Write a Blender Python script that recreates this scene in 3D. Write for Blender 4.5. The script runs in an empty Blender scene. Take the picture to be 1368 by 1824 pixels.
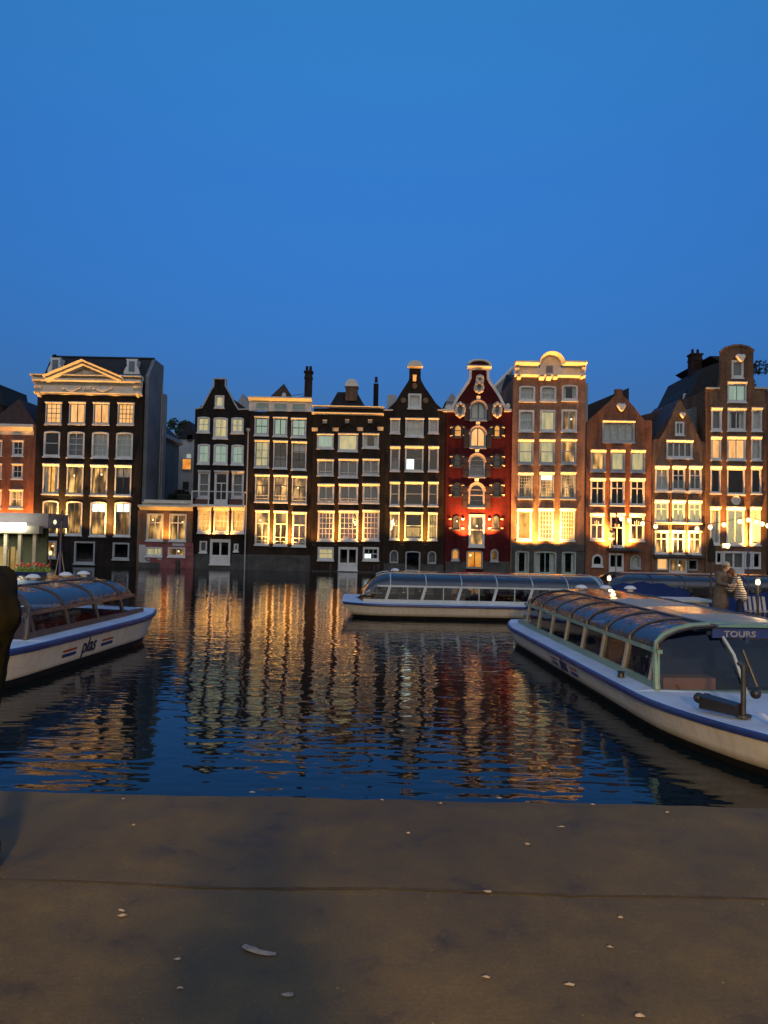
import bpy, bmesh, math, random
from mathutils import Vector, Matrix
from mathutils.geometry import tessellate_polygon

random.seed(11)
R_ = math.radians
S = bpy.context.scene
COL = S.collection

# ------------------------------------------------------------------ camera
F = 1370.0                       # focal length in pixels of the 1368 x 1824 photograph
EYE = Vector((0, 0, 2.8))
PITCH, ROLL = 1.92, 1.2
RM = Matrix.Rotation(R_(90 + PITCH), 3, 'X') @ Matrix.Rotation(R_(ROLL), 3, 'Z')
cd = bpy.data.cameras.new('camera')
cam = bpy.data.objects.new('camera', cd)
COL.objects.link(cam)
cam.matrix_world = Matrix.Translation(EYE) @ RM.to_4x4()
cd.sensor_fit = 'VERTICAL'
cd.sensor_height = 36
cd.lens = 36 * F / 1824
cd.clip_start = 0.05
cd.clip_end = 2000
S.camera = cam


def ray(px, py):
    return RM @ Vector(((px - 684) / F, (912 - py) / F, -1.0))


def P(px, py, Y):                # measured pixel -> point on the plane at distance Y
    d = ray(px, py)
    return EYE + d * (Y / d.y)


# ------------------------------------------------------------------ world, sun, exposure
EXPO = 2.5
S.view_settings.view_transform = 'Standard'
S.view_settings.look = 'None'
S.view_settings.exposure = EXPO
S.view_settings.gamma = 1.0
S.view_settings.use_curve_mapping = False
EM = 1.0 / (2 ** EXPO)           # an emission of this strength shows as full white
W = bpy.data.worlds.new('World')
S.world = W
W.use_nodes = True
wn, wl = W.node_tree.nodes, W.node_tree.links
sky = wn.new('ShaderNodeTexSky')
sky.sky_type = 'NISHITA'
sky.sun_disc = False
sky.sun_elevation = R_(2)
sky.sun_rotation = R_(180)
sky.ozone_density = 5
sky.dust_density = 0.5
tc = wn.new('ShaderNodeTexCoord')
sep = wn.new('ShaderNodeSeparateXYZ')
wl.new(tc.outputs['Generated'], sep.inputs[0])
rampz = wn.new('ShaderNodeValToRGB')          # the dusk sky darkens towards the eastern horizon
rampz.color_ramp.elements[0].position = 0.0
rampz.color_ramp.elements[0].color = (0.19, 0.13, 0.17, 1)
rampz.color_ramp.elements[1].position = 0.62
rampz.color_ramp.elements[1].color = (0.88, 0.90, 0.72, 1)
e = rampz.color_ramp.elements.new(0.2)
e.color = (0.42, 0.315, 0.365, 1)
e = rampz.color_ramp.elements.new(0.42)
e.color = (0.64, 0.57, 0.56, 1)
wl.new(sep.outputs['Z'], rampz.inputs[0])
mul = wn.new('ShaderNodeMix')
mul.data_type = 'RGBA'
mul.blend_type = 'MULTIPLY'
mul.inputs[0].default_value = 1.0
wl.new(sky.outputs[0], mul.inputs[6])
wl.new(rampz.outputs[0], mul.inputs[7])
# the western half, behind the viewer, keeps the paler afterglow above a dark city skyline
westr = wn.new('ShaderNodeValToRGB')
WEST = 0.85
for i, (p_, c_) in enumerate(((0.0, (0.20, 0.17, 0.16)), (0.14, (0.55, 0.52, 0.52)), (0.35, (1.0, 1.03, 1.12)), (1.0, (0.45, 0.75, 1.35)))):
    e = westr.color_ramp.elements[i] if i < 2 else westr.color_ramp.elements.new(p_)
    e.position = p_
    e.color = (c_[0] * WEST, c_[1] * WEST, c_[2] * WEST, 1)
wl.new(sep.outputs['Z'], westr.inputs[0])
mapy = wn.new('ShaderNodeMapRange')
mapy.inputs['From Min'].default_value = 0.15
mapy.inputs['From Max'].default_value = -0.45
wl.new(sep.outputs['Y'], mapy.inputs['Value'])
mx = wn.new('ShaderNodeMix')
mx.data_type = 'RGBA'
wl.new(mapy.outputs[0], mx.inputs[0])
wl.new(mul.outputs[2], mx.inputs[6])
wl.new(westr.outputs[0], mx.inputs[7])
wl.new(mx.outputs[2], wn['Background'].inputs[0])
wn['Background'].inputs[1].default_value = 0.15

sd = bpy.data.lights.new('sun', 'SUN')
sd.energy = 0.01
sd.angle = R_(20)
sd.color = (1.0, 0.8, 0.6)
sun = bpy.data.objects.new('sun', sd)
COL.objects.link(sun)
sun.rotation_euler = (R_(88), 0, 0)
sun.location = (0, -20, 20)

S.cycles.use_denoising = True
S.cycles.max_bounces = 8
S.cycles.transparent_max_bounces = 16
S.cycles.sample_clamp_indirect = 1.5
S.cycles.caustics_reflective = False
S.cycles.caustics_refractive = False

# ------------------------------------------------------------------ materials
MATS = {}


def newmat(name):
    m = bpy.data.materials.new(name)
    m.use_nodes = True
    return m, m.node_tree.nodes, m.node_tree.links, m.node_tree.nodes['Principled BSDF']


def nz(n, l, scale, detail=4, coord='Object', vec=None, stretch=None, rough=0.6):
    t = n.new('ShaderNodeTexNoise')
    t.inputs['Scale'].default_value = scale
    t.inputs['Detail'].default_value = detail
    t.inputs['Roughness'].default_value = rough
    if vec is None:
        c = n.new('ShaderNodeTexCoord')
        vec = c.outputs[coord]
    if stretch:
        mp = n.new('ShaderNodeMapping')
        mp.inputs['Scale'].default_value = stretch
        l.new(vec, mp.inputs[0])
        vec = mp.outputs[0]
    l.new(vec, t.inputs['Vector'])
    return t.outputs['Fac']


def ramp(n, l, fac, stops):
    r = n.new('ShaderNodeValToRGB')
    el = r.color_ramp.elements
    el[0].position, el[0].color = stops[0][0], (*stops[0][1], 1)
    el[1].position, el[1].color = stops[-1][0], (*stops[-1][1], 1)
    for p, c in stops[1:-1]:
        q = el.new(p)
        q.color = (*c, 1)
    l.new(fac, r.inputs[0])
    return r.outputs[0]


def bump(n, l, b, h, strength=0.3, dist=0.02):
    k = n.new('ShaderNodeBump')
    k.inputs['Strength'].default_value = strength
    k.inputs['Distance'].default_value = dist
    l.new(h, k.inputs['Height'])
    l.new(k.outputs[0], b.inputs['Normal'])


def mixc(n, l, fac, a, b, mode='MIX'):
    m = n.new('ShaderNodeMix')
    m.data_type = 'RGBA'
    m.blend_type = mode
    for sock, v in ((0, fac), (6, a), (7, b)):
        if isinstance(v, (int, float)):
            m.inputs[sock].default_value = v
        elif isinstance(v, tuple):
            m.inputs[sock].default_value = (*v, 1)
        else:
            l.new(v, m.inputs[sock])
    return m.outputs[2]


def paint(name, c, rough=0.5, var=0.25, scale=2.0, metal=0.0, b_=0.1):
    if name in MATS:
        return MATS[name]
    m, n, l, b = newmat(name)
    f = nz(n, l, scale, 6)
    lo = tuple(x * (1 - var) for x in c)
    hi = tuple(min(1, x * (1 + var * .6)) for x in c)
    l.new(ramp(n, l, f, [(0.3, lo), (0.7, hi)]), b.inputs['Base Color'])
    b.inputs['Roughness'].default_value = rough
    b.inputs['Metallic'].default_value = metal
    if b_:
        bump(n, l, b, nz(n, l, scale * 12, 3), b_, 0.01)
    MATS[name] = m
    return m


def brick(name, c1, c2, mortar, dirt=0.5, rough=0.9):
    if name in MATS:
        return MATS[name]
    m, n, l, b = newmat(name)
    c = n.new('ShaderNodeTexCoord')
    s = n.new('ShaderNodeSeparateXYZ')
    l.new(c.outputs['Object'], s.inputs[0])
    ad = n.new('ShaderNodeMath')
    l.new(s.outputs[0], ad.inputs[0])
    l.new(s.outputs[1], ad.inputs[1])
    cb = n.new('ShaderNodeCombineXYZ')
    l.new(ad.outputs[0], cb.inputs[0])
    l.new(s.outputs[2], cb.inputs[1])
    t = n.new('ShaderNodeTexBrick')
    t.inputs['Scale'].default_value = 1
    t.inputs['Brick Width'].default_value = 0.22
    t.inputs['Row Height'].default_value = 0.075
    t.inputs['Mortar Size'].default_value = 0.010
    t.inputs['Color1'].default_value = (*c1, 1)
    t.inputs['Color2'].default_value = (*c2, 1)
    t.inputs['Mortar'].default_value = (*mortar, 1)
    l.new(cb.outputs[0], t.inputs['Vector'])
    f = nz(n, l, 0.8, 8, rough=0.7)
    dk = ramp(n, l, f, [(0.3, (1 - dirt,) * 3), (0.65, (1.15,) * 3)])
    st = nz(n, l, 1.0, 5, stretch=(2.5, 2.5, 0.25))
    dk2 = ramp(n, l, st, [(0.35, (1 - dirt * .7,) * 3), (0.6, (1.1,) * 3)])
    col = mixc(n, l, 1.0, mixc(n, l, 1.0, t.outputs['Color'], dk, 'MULTIPLY'), dk2, 'MULTIPLY')
    l.new(col, b.inputs['Base Color'])
    b.inputs['Roughness'].default_value = rough
    b.inputs['Specular IOR Level'].default_value = 0.15
    bump(n, l, b, t.outputs['Fac'], -0.4, 0.012)
    MATS[name] = m
    return m


def glass(name, tint, refl=0.06, rough=0.02, transp=1.0, wav=0.05, gcol=(0.95, 0.95, 0.95, 1)):
    """thin glass: see-through tint plus a mirror that strengthens at grazing angles"""
    if name in MATS:
        return MATS[name]
    m, n, l, b = newmat(name)
    n.remove(b)
    out = n['Material Output']
    tr = n.new('ShaderNodeBsdfTransparent')
    tr.inputs[0].default_value = (*tint, 1)
    gl = n.new('ShaderNodeBsdfGlossy')
    gl.inputs['Roughness'].default_value = rough
    gl.inputs['Color'].default_value = gcol
    g = n.new('ShaderNodeNewGeometry')
    dt = n.new('ShaderNodeVectorMath')
    dt.operation = 'DOT_PRODUCT'
    l.new(g.outputs['Normal'], dt.inputs[0])
    l.new(g.outputs['Incoming'], dt.inputs[1])

    def mt(op, a, b2=None):
        q = n.new('ShaderNodeMath')
        q.operation = op
        for i, v in enumerate((a, b2)):
            if v is None:
                continue
            if isinstance(v, (int, float)):
                q.inputs[i].default_value = v
            else:
                l.new(v, q.inputs[i])
        return q.outputs[0]
    fr = mt('POWER', mt('SUBTRACT', 1.0, mt('ABSOLUTE', dt.outputs['Value'])), 4.0)
    fac = mt('ADD', mt('MULTIPLY', fr, 1 - refl), refl)
    mixs = n.new('ShaderNodeMixShader')
    l.new(fac, mixs.inputs[0])
    if transp < 1:
        df = n.new('ShaderNodeBsdfDiffuse')
        df.inputs[0].default_value = (*tint, 1)
        m2 = n.new('ShaderNodeMixShader')
        m2.inputs[0].default_value = transp
        l.new(df.outputs[0], m2.inputs[1])
        l.new(tr.outputs[0], m2.inputs[2])
        l.new(m2.outputs[0], mixs.inputs[1])
    else:
        l.new(tr.outputs[0], mixs.inputs[1])
    l.new(gl.outputs[0], mixs.inputs[2])
    if wav:
        k = n.new('ShaderNodeBump')
        k.inputs['Strength'].default_value = wav
        k.inputs['Distance'].default_value = 0.05
        l.new(nz(n, l, 3.0, 2), k.inputs['Height'])
        l.new(k.outputs[0], gl.inputs['Normal'])
    l.new(mixs.outputs[0], out.inputs[0])
    MATS[name] = m
    return m


def glow(name, stops, k=1.0, scale=1.2, stretch=(1, 1, 1), detail=3):
    """a lit room or curtain seen through a window: the light it gives off varies over it"""
    if name in MATS:
        return MATS[name]
    m, n, l, b = newmat(name)
    c = n.new('ShaderNodeTexCoord')
    oi = n.new('ShaderNodeObjectInfo')
    ad = n.new('ShaderNodeVectorMath')
    ad.operation = 'ADD'
    l.new(c.outputs['Object'], ad.inputs[0])
    sc = n.new('ShaderNodeVectorMath')
    sc.operation = 'SCALE'
    cx = n.new('ShaderNodeCombineXYZ')
    for i in range(3):
        l.new(oi.outputs['Random'], cx.inputs[i])
    l.new(cx.outputs[0], sc.inputs[0])
    sc.inputs['Scale'].default_value = 37.0
    l.new(sc.outputs[0], ad.inputs[1])
    f = nz(n, l, scale, detail, vec=ad.outputs[0], stretch=stretch)
    col = ramp(n, l, f, stops)
    b.inputs['Base Color'].default_value = (0.008, 0.008, 0.008, 1)
    b.inputs['Specular IOR Level'].default_value = 0.0
    l.new(col, b.inputs['Emission Color'])
    b.inputs['Emission Strength'].default_value = EM * k
    b.inputs['Roughness'].default_value = 0.9
    MATS[name] = m
    return m


def emit(name, c, k):
    if name in MATS:
        return MATS[name]
    m, n, l, b = newmat(name)
    f = nz(n, l, 5, 2)
    l.new(ramp(n, l, f, [(0.2, tuple(x * .85 for x in c)), (0.8, c)]), b.inputs['Emission Color'])
    b.inputs['Base Color'].default_value = (0.2, 0.2, 0.2, 1)
    b.inputs['Emission Strength'].default_value = EM * k
    MATS[name] = m
    return m


def cloth(name, c, rough=0.9, sc=60):
    if name in MATS:
        return MATS[name]
    m, n, l, b = newmat(name)
    f = nz(n, l, sc, 4)
    l.new(ramp(n, l, f, [(0.3, tuple(x * .7 for x in c)), (0.7, c)]), b.inputs['Base Color'])
    b.inputs['Roughness'].default_value = rough
    b.inputs['Specular IOR Level'].default_value = 0.12
    bump(n, l, b, nz(n, l, sc / 4, 4), 0.5, 0.01)
    MATS[name] = m
    return m


WHITE = paint('white_paint', (0.60, 0.60, 0.57), 0.5, 0.18)
CREAM = paint('cream_paint', (0.66, 0.62, 0.52), 0.55, 0.18)
STONE = paint('pale_stone', (0.5, 0.46, 0.38), 0.7, 0.3)
DKSASH = paint('dark_sash_paint', (0.03, 0.035, 0.04), 0.4, 0.3)
DKGREEN = paint('dark_green_paint', (0.012, 0.03, 0.02), 0.4, 0.3)
GREENFR = paint('sage_frame_paint', (0.30, 0.40, 0.36), 0.5, 0.2)
GREYFR = paint('grey_frame_paint', (0.33, 0.35, 0.36), 0.5, 0.2)
BLACKB = brick('black_brick', (0.026, 0.020, 0.016), (0.017, 0.014, 0.011), (0.026, 0.022, 0.019))
BROWNB = brick('dark_brown_brick', (0.048, 0.031, 0.018), (0.034, 0.022, 0.014), (0.03, 0.024, 0.018))
REDW = brick('red_painted_brick', (0.10, 0.012, 0.012), (0.072, 0.009, 0.010), (0.08, 0.014, 0.014), 0.45)
TANB = brick('tan_brick', (0.32, 0.175, 0.11), (0.25, 0.13, 0.085), (0.2, 0.14, 0.1), 0.4)
ORNB = brick('orange_brick', (0.26, 0.10, 0.05), (0.2, 0.075, 0.04), (0.22, 0.13, 0.09), 0.4)
RUSTB = brick('rust_brick', (0.31, 0.125, 0.062), (0.24, 0.095, 0.048), (0.18, 0.10, 0.07), 0.4)
OCHB = brick('ochre_brown_brick', (0.29, 0.165, 0.092), (0.21, 0.12, 0.068), (0.16, 0.10, 0.07), 0.45)
UMBB = brick('umber_brick', (0.22, 0.122, 0.068), (0.16, 0.09, 0.052), (0.12, 0.08, 0.055), 0.45)
PINK = paint('flaking_pink_plaster', (0.23, 0.07, 0.07), 0.8, 0.5, 1.5, b_=0.4)
PLINTH = paint('plinth_stone', (0.06, 0.058, 0.052), 0.8, 0.55, 1.6, b_=0.4)
RENDER = paint('grey_render', (0.30, 0.31, 0.32), 0.8, 0.25, 0.7, b_=0.3)
RENDERW = paint('pale_render', (0.42, 0.43, 0.42), 0.8, 0.2, 0.7, b_=0.3)
CHIM = brick('chimney_brick', (0.055, 0.028, 0.024), (0.04, 0.02, 0.02), (0.05, 0.035, 0.03))
SLATE = paint('roof_slate', (0.014, 0.016, 0.020), 0.85, 0.5, 3.0, b_=0.5)
TILE = paint('roof_tile', (0.055, 0.026, 0.022), 0.7, 0.5, 3.0, b_=0.6)
DROOM = paint('dark_room', (0.009, 0.009, 0.008), 0.95, 0.7, 1.5)
DROOM.node_tree.nodes['Principled BSDF'].inputs['Specular IOR Level'].default_value = 0.0
PALEC = cloth('pale_curtain', (0.68, 0.70, 0.62), 0.9, 6)
GREYC = cloth('grey_curtain', (0.22, 0.23, 0.22), 0.9, 6)
BLINDW = cloth('white_blind', (0.65, 0.66, 0.62), 0.9, 8)
PANE = glass('window_glass', (0.9, 0.93, 0.92), 0.075)
BLACKM = paint('black_metal', (0.02, 0.02, 0.022), 0.4, 0.3, 8)
STEEL = paint('worn_steel', (0.16, 0.16, 0.155), 0.45, 0.3, 10, metal=0.9)
LITW = glow('lit_warm_curtain', [(0.25, (0.62, 0.26, 0.07)), (0.5, (0.95, 0.45, 0.14)), (0.75, (1.0, 0.56, 0.22))], 1.3, 1.6, (2.5, 1, 0.5))
LITY = glow('lit_yellow_room', [(0.2, (0.30, 0.13, 0.02)), (0.5, (0.95, 0.43, 0.08)), (0.8, (1.1, 0.58, 0.17))], 1.35, 1.8, (1.5, 1, 0.8))
LITD = glow('dim_warm_room', [(0.34, (0.02, 0.013, 0.008)), (0.50, (0.14, 0.07, 0.02)), (0.72, (1.0, 0.52, 0.15))], 1.5, 1.5, (1.2, 1, 0.45), 1.2)
LITP = glow('pale_lit_curtain', [(0.3, (0.36, 0.34, 0.20)), (0.5, (0.62, 0.52, 0.26)), (0.75, (0.95, 0.68, 0.28))], 0.9, 1.2, (2.5, 1, 0.6))
LITG = glow('pale_green_curtain', [(0.3, (0.27, 0.38, 0.30)), (0.7, (0.40, 0.50, 0.38))], 0.9, 1.2, (3, 1, 0.5))
LITB = glow('shop_room', [(0.36, (0.03, 0.03, 0.03)), (0.5, (0.16, 0.13, 0.08)), (0.6, (0.45, 0.07, 0.06)), (0.66, (0.4, 0.33, 0.22)), (0.78, (0.9, 0.9, 0.75))], 0.8, 2.6, (1.3, 1, 1.1), 5)
LITO = glow('orange_lit_room', [(0.25, (0.6, 0.15, 0.02)), (0.6, (1.0, 0.42, 0.06))], 1.0, 1.5)
LITC = emit('cool_lit_room', (0.75, 0.95, 0.85), 2.2)
BULB = emit('warm_bulb', (1.0, 0.66, 0.30), 4)

# ------------------------------------------------------------------ mesh helper


def root_loc(o):
    while o.parent:
        o = o.parent
    return o.location.copy()


class MB:
    def __init__(s):
        s.v, s.f = [], []

    def add(s, vs, fs):
        k = len(s.v)
        s.v += [tuple(v) for v in vs]
        s.f += [tuple(i + k for i in f) for f in fs]

    def box(s, x0, x1, y0, y1, z0, z1):
        s.add([(x0, y0, z0), (x1, y0, z0), (x1, y1, z0), (x0, y1, z0), (x0, y0, z1), (x1, y0, z1), (x1, y1, z1), (x0, y1, z1)],
              [(0, 3, 2, 1), (4, 5, 6, 7), (0, 1, 5, 4), (1, 2, 6, 5), (2, 3, 7, 6), (3, 0, 4, 7)])
        return s

    def hexa(s, lo, hi):         # two rings of 4 points
        s.add(list(lo) + list(hi), [(0, 3, 2, 1), (4, 5, 6, 7), (0, 1, 5, 4), (1, 2, 6, 5), (2, 3, 7, 6), (3, 0, 4, 7)])
        return s

    def prism(s, pts, y0, y1):   # pts (x,z) extruded along y
        n = len(pts)
        a = [(x, y0, z) for x, z in pts]
        b = [(x, y1, z) for x, z in pts]
        s.add(a + b, [tuple(range(n)), tuple(range(2 * n - 1, n - 1, -1))] + [((i + 1) % n, i, n + i, n + (i + 1) % n) for i in range(n)])
        return s

    def prof(s, pts, x0, x1):    # pts (y,z) extruded along x
        n = len(pts)
        a = [(x0, y, z) for y, z in pts]
        b = [(x1, y, z) for y, z in pts]
        s.add(a + b, [tuple(range(n)), tuple(range(2 * n - 1, n - 1, -1))] + [((i + 1) % n, i, n + i, n + (i + 1) % n) for i in range(n)])
        return s

    def tube(s, pts, r, seg=8):
        pts = [Vector(p) for p in pts]
        rs = r if isinstance(r, (list, tuple)) else [r] * len(pts)
        vs = []
        for i, p in enumerate(pts):
            t = (pts[min(i + 1, len(pts) - 1)] - pts[max(i - 1, 0)]).normalized()
            a = Vector((0, 0, 1)) if abs(t.z) < 0.9 else Vector((1, 0, 0))
            u = t.cross(a).normalized()
            w = t.cross(u)
            for k in range(seg):
                an = 2 * math.pi * k / seg
                vs.append(p + (u * math.cos(an) + w * math.sin(an)) * rs[i])
        fs = []
        for i in range(len(pts) - 1):
            for k in range(seg):
                a, b = i * seg + k, i * seg + (k + 1) % seg
                fs.append((a, b, b + seg, a + seg))
        fs.append(tuple(range(seg - 1, -1, -1)))
        fs.append(tuple((len(pts) - 1) * seg + k for k in range(seg)))
        s.add(vs, fs)
        return s

    def ball(s, c, r, sx=1, sy=1, sz=1, seg=12, rings=8, z0=-1.0):
        vs, fs = [], []
        for i in range(rings + 1):
            th = math.pi * i / rings
            for k in range(seg):
                an = 2 * math.pi * k / seg
                z = max(math.cos(th), z0)
                vs.append((c[0] + r * sx * math.sin(th) * math.cos(an), c[1] + r * sy * math.sin(th) * math.sin(an), c[2] + r * sz * z))
        for i in range(rings):
            for k in range(seg):
                a, b = i * seg + k, i * seg + (k + 1) % seg
                fs.append((a, a + seg, b + seg, b))
        s.add(vs, fs)
        return s

    def lathe(s, c, prof, seg=16):
        vs, fs = [], []
        for r, z in prof:
            for k in range(seg):
                an = 2 * math.pi * k / seg
                vs.append((c[0] + r * math.cos(an), c[1] + r * math.sin(an), c[2] + z))
        for i in range(len(prof) - 1):
            for k in range(seg):
                a, b = i * seg + k, i * seg + (k + 1) % seg
                fs.append((a, b, b + seg, a + seg))
        s.add(vs, fs)
        return s

    def build(s, name, mat, parent=None, local=False, smooth=False, recalc=True):
        off = Vector((0, 0, 0))
        if parent is not None and not local:
            off = root_loc(parent)
        me = bpy.data.meshes.new(name)
        me.from_pydata([(x - off.x, y - off.y, z - off.z) for x, y, z in s.v], [], s.f)
        if recalc:
            bm = bmesh.new()
            bm.from_mesh(me)
            bmesh.ops.remove_doubles(bm, verts=bm.verts, dist=1e-5)
            bmesh.ops.recalc_face_normals(bm, faces=bm.faces)
            bm.to_mesh(me)
            bm.free()
        me.update()
        if smooth:
            for p in me.polygons:
                p.use_smooth = True
            try:
                me.set_sharp_from_angle(angle=R_(40))
            except Exception:
                pass
        if mat:
            me.materials.append(mat)
        o = bpy.data.objects.new(name, me)
        COL.objects.link(o)
        if parent is not None:
            o.parent = parent
        return o


def tag(o, label=None, cat=None, group=None, kind=None):
    for k, v in (('label', label), ('category', cat), ('group', group), ('kind', kind)):
        if v:
            o[k] = v
    return o


def thing(name, loc, label, cat, group=None, rz=0):
    o = bpy.data.objects.new(name, None)
    o.empty_display_size = 0.2
    COL.objects.link(o)
    o.location = loc
    o.rotation_euler = (0, 0, rz)
    return tag(o, label, cat, group)


# ------------------------------------------------------------------ the setting
def make_water():
    m, n, l, b = newmat('canal_water')
    b.inputs['Base Color'].default_value = (0.004, 0.009, 0.010, 1)
    b.inputs['Roughness'].default_value = 0.035
    b.inputs['IOR'].default_value = 1.32
    b.inputs['Specular Tint'].default_value = (0.45, 0.45, 0.45, 1)
    c = n.new('ShaderNodeTexCoord')
    v = c.outputs['Object']
    h1 = nz(n, l, 1.0, 1, vec=v, stretch=(1.1, 2.7, 1), rough=0.45)
    h2 = nz(n, l, 1.0, 0.6, vec=v, stretch=(3.0, 6.0, 1), rough=0.4)
    h3 = nz(n, l, 1.0, 1, vec=v, stretch=(0.22, 0.3, 1))
    patch = ramp(n, l, nz(n, l, 0.09, 2, vec=v), [(0.35, (0.65,) * 3), (0.65, (1.15,) * 3)])

    def mth(op, a, bb):
        q = n.new('ShaderNodeMath')
        q.operation = op
        for i, x in enumerate((a, bb)):
            if isinstance(x, (int, float)):
                q.inputs[i].default_value = x
            else:
                l.new(x, q.inputs[i])
        return q.outputs[0]
    hh = mth('ADD', mth('ADD', mth('MULTIPLY', h1, 0.0105), mth('MULTIPLY', h2, 0.0075)), mth('MULTIPLY', h3, 0.012))
    hh = mth('MULTIPLY', hh, patch)
    k = n.new('ShaderNodeBump')
    k.inputs['Strength'].default_value = 1.0
    k.inputs['Distance'].default_value = 1.0
    l.new(hh, k.inputs['Height'])
    l.new(k.outputs[0], b.inputs['Normal'])
    mb = MB()
    mb.add([(-400, 4.9, 0), (400, 4.9, 0), (400, 500, 0), (-400, 500, 0)], [(0, 1, 2, 3)])
    o = mb.build('water', m, recalc=False)
    tag(o, kind='structure')


make_water()
QZ = 1.2
QY = 4.80


def make_quay():
    m, n, l, b = newmat('wet_quay_stone')
    big = nz(n, l, 0.55, 5, rough=0.6)
    mid = nz(n, l, 3.0, 8, rough=0.7)
    fine = nz(n, l, 60, 4, rough=0.8)
    c1 = ramp(n, l, big, [(0.3, (0.042, 0.031, 0.011)), (0.5, (0.057, 0.043, 0.017)), (0.7, (0.080, 0.059, 0.022))])
    c2 = ramp(n, l, mid, [(0.30, (0.42,) * 3), (0.42, (0.85,) * 3), (0.55, (1.0,) * 3), (0.72, (1.35,) * 3)])
    c3 = ramp(n, l, fine, [(0.3, (0.78,) * 3), (0.55, (1.0,) * 3), (0.74, (1.5,) * 3)])
    col = mixc(n, l, 1.0, mixc(n, l, 1.0, c1, c2, 'MULTIPLY'), c3, 'MULTIPLY')
    l.new(col, b.inputs['Base Color'])
    rg = ramp(n, l, mid, [(0.3, (0.62,) * 3), (0.7, (0.85,) * 3)])
    l.new(rg, b.inputs['Roughness'])
    ad = n.new('ShaderNodeMath')
    ad.operation = 'MULTIPLY_ADD'
    l.new(fine, ad.inputs[0])
    ad.inputs[1].default_value = 0.25
    l.new(mid, ad.inputs[2])
    bump(n, l, b, ad.outputs[0], 0.5, 0.012)
    # paving sheet with a slightly wandering joint between the coping stones and the paving
    y_j = 3.55
    xs = [-9 + i * 0.15 for i in range(121)]
    wob = [0.02 * math.sin(x * 1.3) + 0.012 * math.sin(x * 4.1 + 1) - 0.022 * x for x in xs]
    mb = MB()

    def strip(f0, f1, z0, z1):
        k = len(mb.v)
        for x, w in zip(xs, wob):
            mb.v.append((x, f0(x, w), z0))
            mb.v.append((x, f1(x, w), z1))
        for i in range(len(xs) - 1):
            mb.f.append((k + 2 * i, k + 2 * i + 2, k + 2 * i + 3, k + 2 * i + 1))
    fe = lambda x, w: QY - 0.004 * x + .012 * math.sin(x * 5.3 + 2 * math.sin(x * 2.1)) + .006 * math.sin(x * 17)
    strip(lambda x, w: -60, lambda x, w: fe(x, w) - 0.04, QZ, QZ)
    strip(lambda x, w: fe(x, w) - 0.04, lambda x, w: fe(x, w), QZ, QZ - 0.03)
    strip(lambda x, w: fe(x, w), lambda x, w: fe(x, w) + 0.02, QZ - 0.03, -1.5)
    o = mb.build('quay_pavement', m)
    tag(o, kind='structure')
    rn = random.Random(3)
    mb = MB()
    a_, b_ = [], []
    for x in [-9 + .03 * i for i in range(601)]:
        w = 0.02 * math.sin(x * 1.3) + 0.012 * math.sin(x * 4.1 + 1) - 0.022 * x
        hw = .002 + (.007 * abs(math.sin(x * 2.3 + math.sin(x * 7))) + rn.uniform(0, .007)) * (1 if x > -1.5 else .3)
        a_.append((x, y_j + w - hw, QZ + .004))
        b_.append((x, y_j + w + hw * .8, QZ + .004))
    k = len(a_)
    mb.add(a_ + b_, [(i, i + 1, k + i + 1, k + i) for i in range(k - 1)])
    tag(mb.build('paving_joint', paint('joint_dirt', (.038, .030, .016), .95, .5, 9), recalc=False), kind='structure')
    mb = MB()
    for x0, x1 in ((-200, -9), (9, 200)):
        mb.box(x0, x1, -60, QY, -1.5, QZ)
    tag(mb.build('quay_ground', m), kind='structure')
    mb = MB()
    mb.box(-300, 300, 62.7, 500, -1.5, 0.55)
    tag(mb.build('far_ground', PLINTH), kind='structure')


make_quay()

# ------------------------------------------------------------------ windows
ZOOMS = {1: (0, 600, 3.9086), 2: (330, 640, 3.6973), 3: (670, 610, 3.6), 4: (1020, 590, 3.882), 8: (230, 740, 6.077), 0: (0, 0, 1)}


def zc(Z, x, y):
    ox, oy, s = ZOOMS[Z]
    return ox + x / s, oy + y / s


def shape(x0, x1, z0, z1, rise=0.0, n=10):
    pts = [(x0, z0), (x1, z0)]
    if rise <= 0.001:
        return pts + [(x1, z1), (x0, z1)]
    xc, hw = (x0 + x1) / 2, (x1 - x0) / 2
    for i in range(n + 1):
        a = math.pi * i / n
        pts.append((xc + hw * math.cos(a), z1 - rise + rise * math.sin(a)))
    return pts


def ring(mb, outer, inner, y0, y1):
    n = len(outer)
    k = len(mb.v)
    for ring_, y in ((outer, y0), (inner, y0), (outer, y1), (inner, y1)):
        mb.v += [(x, y, z) for x, z in ring_]
    for i in range(n):
        j = (i + 1) % n
        mb.f.append((k + i, k + j, k + n + j, k + n + i))
        mb.f.append((k + 2 * n + i, k + 3 * n + i, k + 3 * n + j, k + 2 * n + j))
        mb.f.append((k + i, k + 2 * n + i, k + 2 * n + j, k + j))
        mb.f.append((k + n + i, k + n + j, k + 3 * n + j, k + 3 * n + i))


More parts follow.
